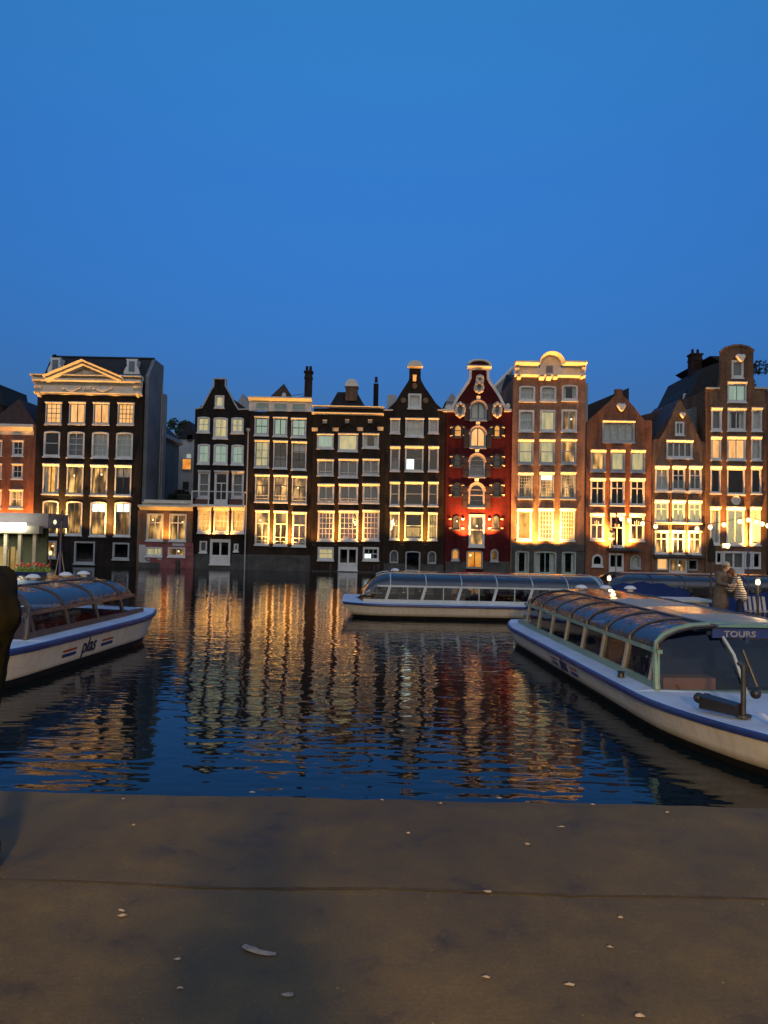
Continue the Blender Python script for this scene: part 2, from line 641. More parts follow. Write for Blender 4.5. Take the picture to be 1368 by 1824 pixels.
def window(root, D, r, mun='2x2', fill='D', fr=WHITE, sash=None, rise=0.0, fw=0.09, top=0.2, sill=True, lintel=True,
           name='window', proud=0.05, door=False, rail=False, label=None):
    """r = (x0,x1,z0,z1) of the outside of the frame, in metres on the facade plane D"""
    x0, x1, z0, z1 = r
    w, h = x1 - x0, z1 - z0
    ho = shape(x0, x1, z0, z1, rise)
    topf = fw if rise else top
    bf = fw * (1.4 if not door else 3.5)
    ix0, ix1, iz0, iz1 = x0 + fw, x1 - fw, z0 + bf, z1 - topf
    irise = max(rise - fw * .5, 0) if rise else 0
    inn = shape(ix0, ix1, iz0, iz1, irise)
    mb = MB()
    ring(mb, ho, inn, D - proud, D + 0.12)
    if lintel and not rise:
        # moulded head: its face leans down and out
        mb.prof([(D - proud - 0.002, z1 - topf * 0.9), (D - proud - 0.16, z1 - 0.03), (D - proud - 0.16, z1 + 0.03), (D + 0.02, z1 + 0.06), (D + 0.02, z1 - topf * 0.9)], x0 - 0.03, x1 + 0.03)
    if sill:
        mb.box(x0 - 0.05, x1 + 0.05, D - proud - 0.08, D + 0.02, z0 - 0.09, z0 + 0.012)
    wo = mb.build(name, fr, root)
    if label:
        wo['label'] = label
    # sash bars
    mb = MB()
    yb0, yb1 = D + 0.02, D + 0.07
    sw = 0.045
    iw, ih = ix1 - ix0, iz1 - iz0
    ring(mb, shape(ix0 - .003, ix1 + .003, iz0 - .003, iz1 + .003, irise), shape(ix0 + sw, ix1 - sw, iz0 + sw, iz1 - sw, max(irise - sw * .5, 0)), yb0, yb1)

    def vb(u, a=0.0, b=1.0, t=0.035, d=0.0):
        x = ix0 + iw * u
        zt = iz0 + ih * b
        if irise and b >= 1:
            zt = iz1 - irise + irise * math.sqrt(max(0, 1 - (2 * u - 1) ** 2))
        mb.box(x - t / 2, x + t / 2, yb0 + .004 - d, yb1 - .004, iz0 + ih * a, zt)

    def hb(v, a=0.0, b=1.0, t=0.035):
        z = iz0 + ih * v
        mb.box(ix0 + iw * a, ix0 + iw * b, yb0 + .008, yb1 - .008, z - t / 2, z + t / 2)
    if mun == 'V':
        vb(.5, t=.07)
    elif mun == 'H':
        hb(.52, t=.06)
    elif mun == 'T':
        hb(.64, t=.08)
        vb(.5, 0, .64, .07)
    elif mun == 'TT':
        hb(.68, t=.08)
        vb(.5, t=.08)
    elif mun == 'S':
        hb(.52, t=.07)
        vb(.5, .52, 1, .03)
    elif mun == 'D':             # double door
        vb(.5, t=.14)
        hb(.12, t=.2)
    elif 'x' in mun:
        a, b = mun.split('x')
        a, b = int(a), int(b)
        for i in range(1, a):
            vb(i / a, t=.035)
        for j in range(1, b):
            hb(j / b, t=.06 if (b == 2 or j == b // 2) else .03)
    elif mun == 'F':             # fan light above twin casements
        hb(.62, t=.07)
        vb(.5, 0, .62, .07)
        xc, zc_ = ix0 + iw / 2, iz0 + ih * .62
        for a in (50, 90, 130):
            L = min(ih * .36, iw * .5)
            mb.box(xc - .02 + L * .5 * math.cos(R_(a)), xc + .02 + L * .5 * math.cos(R_(a)), yb0 + .012, yb1 - .012, zc_, zc_ + L * math.sin(R_(a)) * .9)
    elif mun == '4':
        for i in (1, 2, 3):
            vb(i / 4, t=.1)
    mb.build('sash', sash or fr, wo)
    # pane
    mb = MB()
    ps = shape(ix0 + .01, ix1 - .01, iz0 + .01, iz1 - .01, irise)
    mb.add([(x, D + 0.055, z) for x, z in ps], [tuple(range(len(ps)))])
    mb.build('pane', PANE, wo, recalc=False)

    def room(mat, y1=1.0, nm='room'):
        m2 = MB()
        a, b_, c_, d_ = x0 + .02, x1 - .02, z0 + .02, z1 - .02 + (0 if not rise else 0)
        y0 = D + .121
        m2.add([(a, y0, c_), (b_, y0, c_), (b_, y0, d_), (a, y0, d_), (a, D + y1, c_), (b_, D + y1, c_), (b_, D + y1, d_), (a, D + y1, d_)],
               [(4, 5, 6, 7), (0, 4, 7, 3), (1, 2, 6, 5), (0, 1, 5, 4), (3, 7, 6, 2)])
        m2.build(nm, mat, wo, recalc=False)

    def curtain(mat, a=0.0, b=1.0, c_=0.0, d_=1.0, y=0.2, nm='curtain', fold=True):
        m2 = MB()
        N = 14
        X0, X1 = x0 + .03, x1 - .03
        Z0, Z1 = z0 + .03, z1 - .03
        xa, xb = X0 + (X1 - X0) * a, X0 + (X1 - X0) * b
        za, zb = Z0 + (Z1 - Z0) * c_, Z0 + (Z1 - Z0) * d_
        vs = []
        ph = random.random() * 6
        for i in range(N + 1):
            t = i / N
            yy = D + y + (0.03 * math.sin(ph + t * (b - a) * w * 22) if fold else 0)
            xx = xa + (xb - xa) * t
            vs += [(xx, yy, za), (xx, yy, zb)]
        m2.add(vs, [(2 * i, 2 * i + 2, 2 * i + 3, 2 * i + 1) for i in range(N)])
        m2.build(nm, mat, wo, recalc=False)

    def lamp(u, v, s=0.07, mat=None):
        m2 = MB()
        m2.ball((ix0 + iw * u, D + .3, iz0 + ih * v), s, seg=10, rings=6)
        m2.build('lamp', mat or BULB, wo, smooth=True)
    if fill == 'L':
        room(LITW, .35)
    elif fill == 'Y':
        room(LITY, .5)
    elif fill == 'O':
        room(LITO, .5)
        if not sill:
            lamp(.25, .75, .08)
    elif fill == 'R':
        room(LITD, .9)
    elif fill == 'RL':
        room(LITD, .9)
        lamp(random.uniform(.25, .75), random.uniform(.55, .8))
    elif fill == 'B':
        room(LITB, .8)
    elif fill == 'P':
        room(DROOM, .5)
        curtain(PALEC)
    elif fill == 'PL':
        room(LITP, .3)
    elif fill == 'GL':
        room(LITG, .3)
    elif fill == 'G':
        room(DROOM, .6)
        curtain(GREYC)
    elif fill == 'GP':
        room(DROOM, .6)
        curtain(PALEC, 0, .28)
        curtain(PALEC, .72, 1)
    elif fill == 'H':
        room(DROOM, .8)
        curtain(BLINDW, 0, 1, .62, 1, fold=False, nm='blind')
    elif fill == 'HL':
        room(LITD, .8)
        curtain(LITC, 0, 1, .72, 1, y=.2, fold=False, nm='blind')
    elif fill == 'C':            # curtains drawn back in front of a warm room
        room(LITY, .7)
        curtain(PALEC, 0, .3)
        curtain(PALEC, .7, 1)
    elif fill == 'N':            # net curtain over the lower half
        room(DROOM, .8)
        curtain(GREYC, 0, 1, 0, .45)
    elif fill == 'K':
        room(DROOM, .8)
        curtain(LITC, .05, .5, .05, .5, y=.4, fold=False, nm='screen')
    else:
        room(DROOM, .9)
    if rail:
        m2 = MB()
        for q in (.12, .24):
            m2.box(x0 + .02, x1 - .02, D - proud - .06, D - proud - .02, z0 + h * q - .02, z0 + h * q + .02)
        m2.build('safety_rail', fr, wo)
    return wo


# ------------------------------------------------------------------ houses
DEF = 62.0


FLOOD = 1.3


class House:
    def __init__(s, Z, xl, xr, outline, wallmat, label, cat='house', D=DEF, depth=11.0, name='canal_house', shoulder=None, body=True):
        s.Z, s.D = Z, D
        px, _ = zc(Z, xl, 0)
        s.xl = P(px, 870, D).x + 0.008
        px, _ = zc(Z, xr, 0)
        s.xr = P(px, 870, D).x - 0.008
        s.root = thing(name, ((s.xl + s.xr) / 2, D, 0), label, cat, 'canal houses across the water')
        pts = []
        for q in outline:
            x, z = s.pt(*q)
            pts.append((x, z))
        s.out = [(s.xl, -0.6), (s.xr, -0.6)] + pts       # outline runs right -> left over the top
        s.wallmat = wallmat
        s.holes = []
        s.depth = depth
        s.sh = shoulder

    def pt(s, x, y):
        if x == 'L':
            X = s.xl
        elif x == 'R':
            X = s.xr
        else:
            X = None
        px, py = zc(s.Z, x if X is None else (s.Z and 0), y)
        if X is None:
            p = P(px, py, s.D)
            return p.x, p.z
        # find z at that edge
        px = 684 + X / s.D * F
        p = P(px, zc(s.Z, 0, y)[1], s.D)
        return X, p.z

    def rect(s, x0, y0, x1, y1):
        a, b = zc(s.Z, x0, y0), zc(s.Z, x1, y1)
        c = P((a[0] + b[0]) / 2, (a[1] + b[1]) / 2, s.D)
        w = (b[0] - a[0]) * s.D / F
        h = (b[1] - a[1]) * s.D / F
        return (c.x - w / 2, c.x + w / 2, c.z - h / 2, c.z + h / 2)

    def win(s, x0, y0, x1, y1, **k):
        r = s.rect(x0, y0, x1, y1)
        rise = k.get('rise', 0)
        if rise == 'round':
            rise = (r[1] - r[0]) / 2 * .95
        elif rise == 'seg':
            rise = (r[1] - r[0]) * .1
        k['rise'] = rise
        s.holes.append(shape(r[0] + .01, r[1] - .01, r[2] + .01, r[3] - .01, max(rise - .005, 0)))
        window(s.root, s.D, r, **k)
        return r

    def wins(s, rects, **k):
        fills = k.pop('fills', None)
        muns = k.pop('muns', None)
        for i, q in enumerate(rects):
            kk = dict(k)
            if fills:
                kk['fill'] = fills[i]
            if muns:
                kk['mun'] = muns[i]
            s.win(*q, **kk)

    def wall(s, thick=0.35):
        polys = [[Vector((x, z, 0)) for x, z in s.out]] + [[Vector((x, z, 0)) for x, z in h] for h in s.holes]
        tris = tessellate_polygon(polys)
        flat = [p for q in polys for p in q]
        mb = MB()
        n = len(flat)
        mb.v = [(p.x, s.D, p.y) for p in flat] + [(p.x, s.D + thick, p.y) for p in flat]
        mb.f = [tuple(t) for t in tris] + [tuple(i + n for i in t)[::-1] for t in tris]
        k = 0
        for q in polys:
            m = len(q)
            for i in range(m):
                a, b = k + i, k + (i + 1) % m
                mb.f.append((a, b, b + n, a + n))
            k += m
        mb.build('wall', s.wallmat, s.root)

    def body(s, ztop, mat=None, side=None):
        """the rest of the house behind its front wall"""
        mb = MB()
        y0, y1 = s.D + .36, s.D + s.depth
        mb.box(s.xl + .01, s.xr - .01, y0 + .9, y1, -.6, ztop)
        mb.build('house_body', mat or s.wallmat, s.root)
        mb = MB()
        for x in (s.xl + .01, s.xr - .16):
            mb.box(x, x + .15, y0, y0 + .899, -.6, ztop)
        mb.box(s.xl + .161, s.xr - .161, y0, y0 + .899, ztop - .15, ztop)
        mb.build('side_wall', mat or s.wallmat, s.root)

    def gable_roof(s, zs, zr, mat=SLATE, xr=None, x0=None, x1=None, y0=None, y1=None):
        x0 = s.xl if x0 is None else x0
        x1 = s.xr if x1 is None else x1
        xr = (x0 + x1) / 2 if xr is None else xr
        y0 = s.D + .36 if y0 is None else y0
        y1 = s.D + s.depth if y1 is None else y1
        mb = MB()
        mb.prism([(x0, zs + .004), (x1, zs + .004), (xr, zr)], y0, y1)
        return mb.build('roof', mat, s.root)

    def plinth(s, y_top, mat=PLINTH, xa=None, xb=None, proud=.06):
        r = s.rect(0, y_top, 1, y_top + 1)
        px, py = zc(s.Z, 0, y_top)
        cx = (s.xl + s.xr) / 2
        z = P(684 + cx / s.D * F, py, s.D).z
        return z

    def band(s, x0, y0, x1, y1, mat, name, d0=.0, d1=.2, cove=False):
        r = s.rect(x0, y0, x1, y1)
        mb = MB()
        D = s.D
        if cove:
            h = r[3] - r[2]
            mb.prof([(D + .02, r[2]), (D - .05, r[2]), (D - .07, r[2] + h * .15), (D - d1 * .4, r[2] + h * .4), (D - d1, r[2] + h * .72),
                     (D - d1, r[3] - .02), (D - d1 + .04, r[3]), (D + .02, r[3])], r[0], r[1])
        else:
            mb.box(r[0], r[1], D - d1, D + .02 - d0, r[2], r[3])
        return mb.build(name, mat, s.root)

    def block(s, x0, y0, x1, y1, mat=STONE, name='stone_block', d=.18):
        r = s.rect(x0, y0, x1, y1)
        mb = MB()
        D = s.D
        mb.hexa([(r[0], D + .02, r[2]), (r[1], D + .02, r[2]), (r[1] - .03, D - d * .3, r[2]), (r[0] + .03, D - d * .3, r[2])][::-1],
                [(r[0], D + .02, r[3]), (r[1], D + .02, r[3]), (r[1], D - d, r[3]), (r[0], D - d, r[3])][::-1])
        return mb.build(name, mat, s.root)

    def trim(s, pts, w=.14, mat=WHITE, name='gable_trim', d=.1):
        """a coping that follows a run of outline points"""
        q = [s.pt(*p) for p in pts]
        mb = MB()
        D = s.D
        for (ax, az), (bx, bz) in zip(q[:-1], q[1:]):
            dx, dz = bx - ax, bz - az
            L = math.hypot(dx, dz)
            if L < .02:
                continue
            nx, nz_ = -dz / L * w / 2, dx / L * w / 2
            ex, ez = dx / L * w * .3, dz / L * w * .3
            mb.prism([(ax - nx - ex, az - nz_ - ez), (bx - nx + ex, bz - nz_ + ez), (bx + nx + ex, bz + nz_ + ez), (ax + nx - ex, az + nz_ - ez)], D - d - random.uniform(0, .006), D + .3)
        return mb.build(name, mat, s.root)

    def flood(s, x, y, power=60, color=(1, .60, .22), off=.75, ang=125, aim=(0, .42, 1), top=0):
        px, py = zc(s.Z, x, y)
        p = P(px, py, s.D)
        mb = MB()
        yy = s.D - off
        mb.box(p.x - .1, p.x + .1, yy - .06, yy + .06, p.z - .12, p.z - .03)
        mb.box(p.x - .02, p.x + .02, yy + .061, s.D + .01, p.z - .1, p.z - .06)
        o = mb.build('floodlight', BLACKM, s.root)
        def beam(e_, ang_, aim_):
            ld = bpy.data.lights.new('floodlight_beam', 'SPOT')
            ld.energy = e_
            ld.color = (color[0], color[1] * .80, color[2] * .55)
            ld.spot_size = R_(ang_)
            ld.spot_blend = 1.0
            ld.shadow_soft_size = 0.10
            lo = bpy.data.objects.new('floodlight_beam', ld)
            COL.objects.link(lo)
            lo.parent = o
            lo.location = Vector((p.x, yy, p.z + .02)) - s.root.location
            lo.rotation_euler = Vector(aim_).to_track_quat('-Z', 'Y').to_euler()
        beam(power * FLOOD, ang, aim)
        if top:
            beam(top, 66, (0, .19, 1))

    def pipe(s, x, y0, y1, mat=None):
        a = s.rect(x - 4, y0, x + 4, y1)
        mb = MB()
        xc = (a[0] + a[1]) / 2
        mb.tube([(xc, s.D - .12, a[2]), (xc, s.D - .12, a[3])], .055, 8)
        mb.box(xc - .13, xc + .13, s.D - .2, s.D, a[3] - .05, a[3] + .15)
        mb.build('drainpipe', mat or GREYFR, s.root)


def chimney(h, x0, y0, x1, y1, dy=4.0, mat=CHIM, pots=0, cap=True):
    D = h.D
    h.D = D + dy
    r = h.rect(x0, y0, x1, y1)
    h.D = D
    w = r[1] - r[0]
    mb = MB()
    mb.box(r[0], r[1], D + dy, D + dy + w * 1.0, r[2], r[3])
    if cap:
        mb.box(r[0] - .08, r[1] + .08, D + dy - .08, D + dy + w + .08, r[3] + .002, r[3] + .14)
        mb.box(r[0] - .05, r[1] + .05, D + dy - .05, D + dy + w + .05, r[3] - .5, r[3] - .38)
    o = mb.build('chimney', mat, h.root)
    if pots:
        mb = MB()
        for i in range(pots):
            x = r[0] + w * (i + .5) / pots
            mb.lathe((x, D + dy + w / 2, r[3] + .142), [(.0, 0), (.14, 0), (.11, .45), (.07, .45), (.07, .3), (0, .3)], 10)
        mb.build('chimney_pot', CHIM, o, smooth=True)
    return o


HZ = 1.0
WARM = (1, .50, .13)
# ---- far left orange brick house
A = House(1, -260, 238, [('R', 612), ('L', 612)], ORNB, 'orange brick house with a lit white cornice left of the black mansion', D=62.3)
A.wins([(88, 722, 163, 830), (85, 885, 158, 990), (68, 1065, 160, 1195)], mun='2x2', fills=['D', 'D', 'R'], fw=.09, top=.12)
A.wins([(-60, 720, 14, 828), (-62, 883, 12, 988), (-70, 1065, 10, 1195), (-200, 720, -126, 828), (-202, 883, -128, 988), (-205, 1065, -115, 1195)], mun='2x2', fill='D', fw=.09, top=.12)
A.wins([(-190, 1330, -90, 1500), (60, 1330, 160, 1500)], mun='2x2', fill='R')
A.wall()
A.body(A.pt('L', 640)[1])
A.band(-262, 608, 240, 680, CREAM, 'cornice', d1=.45, cove=True)
A.gable_roof(A.pt('L', 620)[1], A.pt(100, 425)[1], TILE, xr=A.pt(120, 425)[0], x0=A.pt(-130, 600)[0])
Dq = A.D
A.D = Dq + .8
r = A.rect(98, 512, 172, 605)
A.D = Dq
window(A.root, Dq + .55, r, mun='V', fill='G', name='dormer_window', fw=.1, top=.14, rise=.25, sill=False)
mb = MB()
mb.prism([(r[0] - .06, r[2]), (r[1] + .06, r[2]), (r[1] + .06, r[3]), ((r[0] + r[1]) / 2, r[3] + .35), (r[0] - .06, r[3])], Dq + 1.7, Dq + 3.2)
mb.build('dormer', WHITE, A.root)
A.flood(30, 1360, 210, (1, .42, .12))
A.flood(205, 1340, 150, (1, .42, .12))
A.flood(-120, 1360, 150, (1, .42, .12))

# ---- black mansion with pediment
Bh = House(1, 238, 980, [('R', 400), ('L', 400)], BLACKB, 'wide black mansion with a lit cream pediment, cornice and two white dormers', D=62.0, depth=4.4)
Bh.wins([(318, 455, 430, 608), (482, 455, 595, 608), (650, 458, 762, 610), (820, 460, 935, 612)], fills=['L', 'L', 'L', 'L'], muns=['3x4', 'V', 'V', '4x4'], sash=DKSASH, fw=.08, top=.12)
Bh.wins([(305, 655, 418, 835), (470, 658, 588, 840), (640, 661, 757, 843), (808, 664, 925, 848)], fills=['D', 'G', 'P', 'P'], muns=['H', '2x4', '3x4', '3x4'], fw=.1, top=.2, rise='seg')
Bh.wins([(298, 885, 410, 1095), (465, 888, 580, 1100), (632, 893, 748, 1105), (800, 895, 915, 1108)], fills=['C', 'RL', 'RL', 'H'], mun='V', sash=DKSASH, fw=.1, top=.2)
Bh.wins([(295, 1140, 405, 1380), (460, 1145, 572, 1380), (627, 1148, 740, 1388), (797, 1150, 910, 1388)], fills=['R', 'R', 'HL', 'HL'], muns=['V', 'V', '2x2', 'V'], sash=DKSASH, fw=.1, top=.2, rise='seg')
Bh.wins([(285, 1420, 395, 1540), (517, 1425, 660, 1580), (785, 1433, 900, 1550)], fills=['RL', 'D', 'D'], mun='X', fw=.09, top=.1, lintel=False, fr=GREYFR)
Bh.wall()
ztb = Bh.pt('L', 300)[1]
Bh.body(ztb, BLACKB)
# light rendered party wall seen from the side, rising past the roof edge
mb = MB()
zr_ = Bh.pt('R', 118)[1]
zt2 = Bh.pt('R', 290)[1]
xw = Bh.xr
mb.prof([(62.37, -.5), (66.4, -.5), (66.4, zr_), (64.0, zr_), (62.37, zt2 + .3)], xw + .0, xw + .28)
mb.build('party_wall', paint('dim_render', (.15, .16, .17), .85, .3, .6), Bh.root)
mb = MB()
mb.box(xw + .0, xw + .42, 66.45, 67.3, 0, zr_ - 2.4)
mb.build('chimney_breast', RENDER, Bh.root)
mb = MB()
mb.tube([(xw + .34, 65.9, 3.5), (xw + .34, 65.9, zr_ - 1.5)], .05, 8)
mb.build('drainpipe', GREYFR, Bh.root)
# roof
mb = MB()
zl = Bh.pt('L', 280)[1]
zt = Bh.pt(600, 122)[1]
k = (62 + 2.4) / 62
mb.add([(Bh.xl + .1, 62.4, zl - .6), (xw, 62.4, zl - .6), (xw, 64.6, zt + .3), (Bh.xl + .5, 64.6, zt + .3), (Bh.xl + .1, 66.35, zl - .6), (xw, 66.35, zl - .6), (xw, 65.2, zt + .3), (Bh.xl + .5, 65.2, zt + .3)],
       [(0, 1, 2, 3), (3, 2, 6, 7), (7, 6, 5, 4), (0, 3, 7, 4), (1, 5, 6, 2)])
mb.box(Bh.xl + .45, xw - .01, 64.5, 64.8, zt + .302, zt + .42)
mb.build('roof', SLATE, Bh.root)
mb = MB()
mb.prof([(62.37, zl - .5), (66.3, zl - .5), (65.3, zt + .5), (64.6, zt + .55)], Bh.xl - .02, Bh.xl + .2)
mb.build('roof_parapet', BLACKB, Bh.root)
for q in ((335, 145, 440, 250), (865, 155, 975, 262)):
    Bh.D = 63.3
    r = Bh.rect(*q)
    Bh.D = 62.0
    cx = (r[0] + r[1]) / 2
    hw = (r[1] - r[0]) / 2
    hh = r[3] - r[2]
    out = [(cx - hw, r[2]), (cx + hw, r[2]), (cx + hw, r[2] + .15 * hh), (cx + hw * .85, r[2] + .35 * hh), (cx + hw * .62, r[2] + .55 * hh), (cx + hw * .66, r[3] - .1), (cx + hw * .8, r[3]), (cx - hw * .8, r[3]), (cx - hw * .66, r[3] - .1), (cx - hw * .62, r[2] + .55 * hh), (cx - hw * .85, r[2] + .35 * hh), (cx - hw, r[2] + .15 * hh)]
    mb = MB()
    mb.prism(out, 63.2, 63.45)
    mb.box(cx - hw * .6, cx + hw * .6, 63.46, 65.3, r[2], r[3] - .03)
    dm = mb.build('dormer', WHITE, Bh.root)
    mb = MB()
    mb.box(cx - hw * .36, cx + hw * .36, 63.16, 63.197, r[2] + .18 * hh, r[2] + .84 * hh)
    mb.build('dormer_window', paint('dusky_glass', (.10, .14, .16), .08, .2, 1), dm)
# cornice
Bh.band(250, 345, 992, 405, CREAM, 'frieze', d1=.28)
Bh.band(240, 392, 996, 408, CREAM, 'lower_moulding', d1=.42, cove=True)
Bh.band(240, 300, 996, 348, CREAM, 'architrave', d1=.62, cove=True)
Bh.band(228, 272, 1002, 300, CREAM, 'cornice', d1=.72, cove=True)
for q in ((252, 350, 300, 400), (940, 350, 990, 400), (268, 396, 290, 420), (955, 398, 975, 424)):
    Bh.block(*q, mat=CREAM, name='console', d=.5)
D = 62.0
mb = MB()
for xa, xb in ((455, 565), (665, 785)):
    for i in range(9):
        t0, t1 = i / 9, (i + 1) / 9
        f = lambda t: (xa + (xb - xa) * t, 358 + 26 * math.sin(math.pi * t))
        a, b = Bh.pt(*f(t0)), Bh.pt(*f(t1))
        mb.tube([(a[0], D - .34, a[1]), (b[0], D - .34, b[1])], .07 + .05 * math.sin(math.pi * t0), 6)
    for t in (0, 1):
        a = Bh.pt(xa + (xb - xa) * t, 362)
        mb.ball((a[0], D - .34, a[1]), .14, seg=8, rings=6)
for xx in (600, 618, 636):
    a = Bh.pt(xx, 368)
    mb.ball((a[0], D - .34, a[1]), .17, .6, .6, 1, seg=8, rings=6)
mb.build('garland', CREAM, Bh.root, smooth=True)
a, b, c = Bh.pt(330, 276), Bh.pt(605, 163), Bh.pt(885, 282)
zb_ = Bh.pt(605, 275)[1]
mb = MB()
mb.prism([(a[0] + .9, zb_), (c[0] - .9, zb_), (b[0], b[1] - .62)], D - .2, D + .3)
mb.build('tympanum', paint('grey_tympanum', (.36, .35, .31), .7, .2), Bh.root)
mb = MB()
for (p, q) in ((a, b), (b, c)):
    dx, dz = q[0] - p[0], q[1] - p[1]
    L = math.hypot(dx, dz)
    ux, uz = dx / L, dz / L
    nx, nz2 = -uz, ux
    for k0, k1, dd in ((-.44, -.16, 1.2), (-.64, -.442, .95)):
        P0 = [(p[0] + nx * k0, p[1] + nz2 * k0), (q[0] + nx * k0, q[1] + nz2 * k0)]
        P1 = [(p[0] + nx * k1, p[1] + nz2 * k1), (q[0] + nx * k1, q[1] + nz2 * k1)]
        mb.hexa([(P0[0][0], D - dd * .55, P0[0][1]), (P0[1][0], D - dd * .55, P0[1][1]), (P0[1][0], D + .3, P0[1][1]), (P0[0][0], D + .3, P0[0][1])],
                [(P1[0][0], D - dd, P1[0][1]), (P1[1][0], D - dd, P1[1][1]), (P1[1][0], D + .3, P1[1][1]), (P1[0][0], D + .3, P1[0][1])])
mb.build('pediment_moulding', CREAM, Bh.root)
mb = MB()
for x, y, s_ in ((515, 272, .22), (560, 262, .25), (600, 250, .3), (628, 262, .34), (660, 262, .25), (695, 272, .22), (610, 272, .3), (640, 245, .2)):
    p = Bh.pt(x, y)
    mb.ball((p[0], D - .24, p[1]), s_, 1.2, .5, .9, seg=9, rings=6)
mb.build('pediment_relief', STONE, Bh.root, smooth=True)
Bh.flood(432, 1385, 125, (1, .58, .20), top=900)
Bh.flood(766, 1392, 137.5, (1, .58, .20), top=900)
Bh.flood(265, 1392, 75, (1, .58, .20))
Bh.flood(600, 1392, 50, (1, .58, .20), ang=60)

# ---- low annex
Ch = House(8, 103, 697, [('R', 1030), ('L', 1030)], OCHB, 'low two-storey annex with peeling pink plaster between black houses', D=61.8, depth=6, name='canal_annex')
Ch.wins([(190, 1062, 370, 1355), (435, 1065, 620, 1360)], mun='TT', fills=['RL', 'RL'], fw=.07, top=.09, lintel=False)
Ch.wins([(180, 1425, 360, 1525), (420, 1428, 608, 1530)], mun='V', fills=['PL', 'RL'], fw=.08, top=.09, lintel=False)
Ch.wall()
Ch.body(Ch.pt('L', 960)[1], RENDER)
Ch.band(118, 975, 690, 1030, CREAM, 'cornice', d1=.6, cove=True)
Ch.band(150, 940, 640, 970, CREAM, 'parapet_moulding', d1=.35, cove=True)
Ch.band(160, 915, 690, 975, STONE, 'parapet', d1=.05)


def plaster(h, rects, mat, nm, d=.035, wx=.04):
    """plaster skin that leaves the openings free"""
    if nm in ('plinth', 'bare_plaster_patch') and len(rects) > 1:
        for q in rects:
            plaster(h, [q], mat, nm, d)
        return
    mb = MB()
    for q in rects:
        r = h.rect(*q)
        mb.box(r[0], r[1], h.D - d, h.D + .01, r[2], r[3])
    return mb.build(nm, mat, h.root)


plaster(Ch, [(105, 1375, 695, 1424), (105, 1424, 178, 1527), (362, 1424, 418, 1527), (610, 1424, 695, 1527), (105, 1527, 695, 1700)], PINK, 'plaster')
plaster(Ch, [(108, 1400, 176, 1560), (110, 1560, 220, 1590), (190, 1545, 225, 1575), (310, 1540, 350, 1562), (470, 1385, 600, 1412)], RENDERW, 'bare_plaster_patch', d=.042)
plaster(Ch, [(106, 1592, 330, 1712), (330, 1655, 694, 1712)], PLINTH, 'damp_footing', d=.055)
Ch.flood(402, 1372, 68, (1, .52, .12), off=.7, ang=110)
mb = MB()      # roof terrace railing and plants behind the annex
zt = Ch.pt('L', 960)[1]
mb.box(Ch.xl + 2.6, Ch.xr - .1, 63.8, 63.9, zt + .9, zt + .96)
for i in range(14):
    x = Ch.xl + 2.6 + i * (Ch.xr - Ch.xl - 2.8) / 13
    mb.box(x, x + .03, 63.83, 63.87, zt + .002, zt + .9)
mb.build('terrace_railing', BLACKM, Ch.root)

# ---- dark neck-gable house with balcony
Dg = House(2, 50, 410, [('R', 326), (350, 330), (325, 290), (298, 235), (272, 190), (265, 172), (265, 130), (188, 130), (188, 178), (170, 205), (140, 260), (110, 318), ('L', 326)],
           BLACKB, 'black neck-gable house with a white balcony and lit white bay windows', D=62.0)
Dg.wins([(195, 238, 257, 320)], mun='X', fill='PL', top=.1, fw=.1, lintel=False)
Dg.wins([(80, 378, 162, 483), (185, 382, 280, 522), (303, 383, 385, 488)], mun='2x2', fills=['PL', 'PL', 'PL'], fw=.11, top=.14, lintel=False, rise='seg')
Dg.wins([(82, 557, 162, 690), (187, 558, 280, 692), (303, 562, 385, 695)], mun='2x2', fills=['GL', 'GL', 'GL'], fw=.12, top=.16, rise='seg')
Dg.wins([(85, 735, 163, 915), (307, 738, 385, 915)], mun='H', fill='G', fw=.12, top=.22)
Dg.win(192, 737, 282, 960, mun='T', fill='D', fw=.12, top=.2, door=True, name='balcony_door', sill=False)
Dg.wins([(95, 1197, 143, 1272), (320, 1215, 350, 1265)], mun='X', fill='G', fw=.08, top=.08, lintel=False)
Dg.win(163, 1185, 297, 1350, mun='D', fill='D', fw=.14, top=.22, door=True, name='water_door', lintel=False)
# bays stand in front of the wall
for q in ((88, 975, 172, 1143), (192, 975, 290, 1145), (308, 975, 392, 1145)):
    r = Dg.rect(*q)
    Dg.holes.append(shape(r[0] + .01, r[1] - .01, r[2] + .01, r[3] - .01))
    wo = window(Dg.root, Dg.D, r, mun='3x4', fill='Y' if q[0] != 192 else 'Y', fw=.12, top=.3, name='bay_window', proud=.28)
Dg.wall()
Dg.body(Dg.pt('L', 335)[1])
Dg.gable_roof(Dg.pt('L', 330)[1], Dg.pt(227, 195)[1], SLATE, xr=Dg.pt(227, 140)[0])
Dg.trim([('R', 326), (350, 330), (325, 290), (298, 235), (272, 190), (265, 172), (265, 128), (188, 128), (188, 178), (170, 205), (140, 260), (110, 318), ('L', 326)], w=.1, mat=GREYFR, d=.05)
r = Dg.rect(57, 962, 400, 970)
mb = MB()
mb.box(r[0], r[1], 61.15, 61.97, r[2] - .04, r[3] + .04)
bal = mb.build('balcony', WHITE, Dg.root)
zf = r[3] + .04
zt = Dg.pt(227, 872)[1]
mb = MB()
mb.box(r[0], r[1], 61.16, 61.23, zt - .07, zt)
for sx in (r[0], r[1] - .08):
    mb.box(sx, sx + .08, 61.24, 61.97, zt - .07, zt)
for x in (57, 165, 285, 392):
    X = Dg.pt(x, 900)[0]
    mb.box(X, X + .09, 61.17, 61.23, zf + .001, zt - .071)
mb.build('balcony_rail', WHITE, bal)
mb = MB()
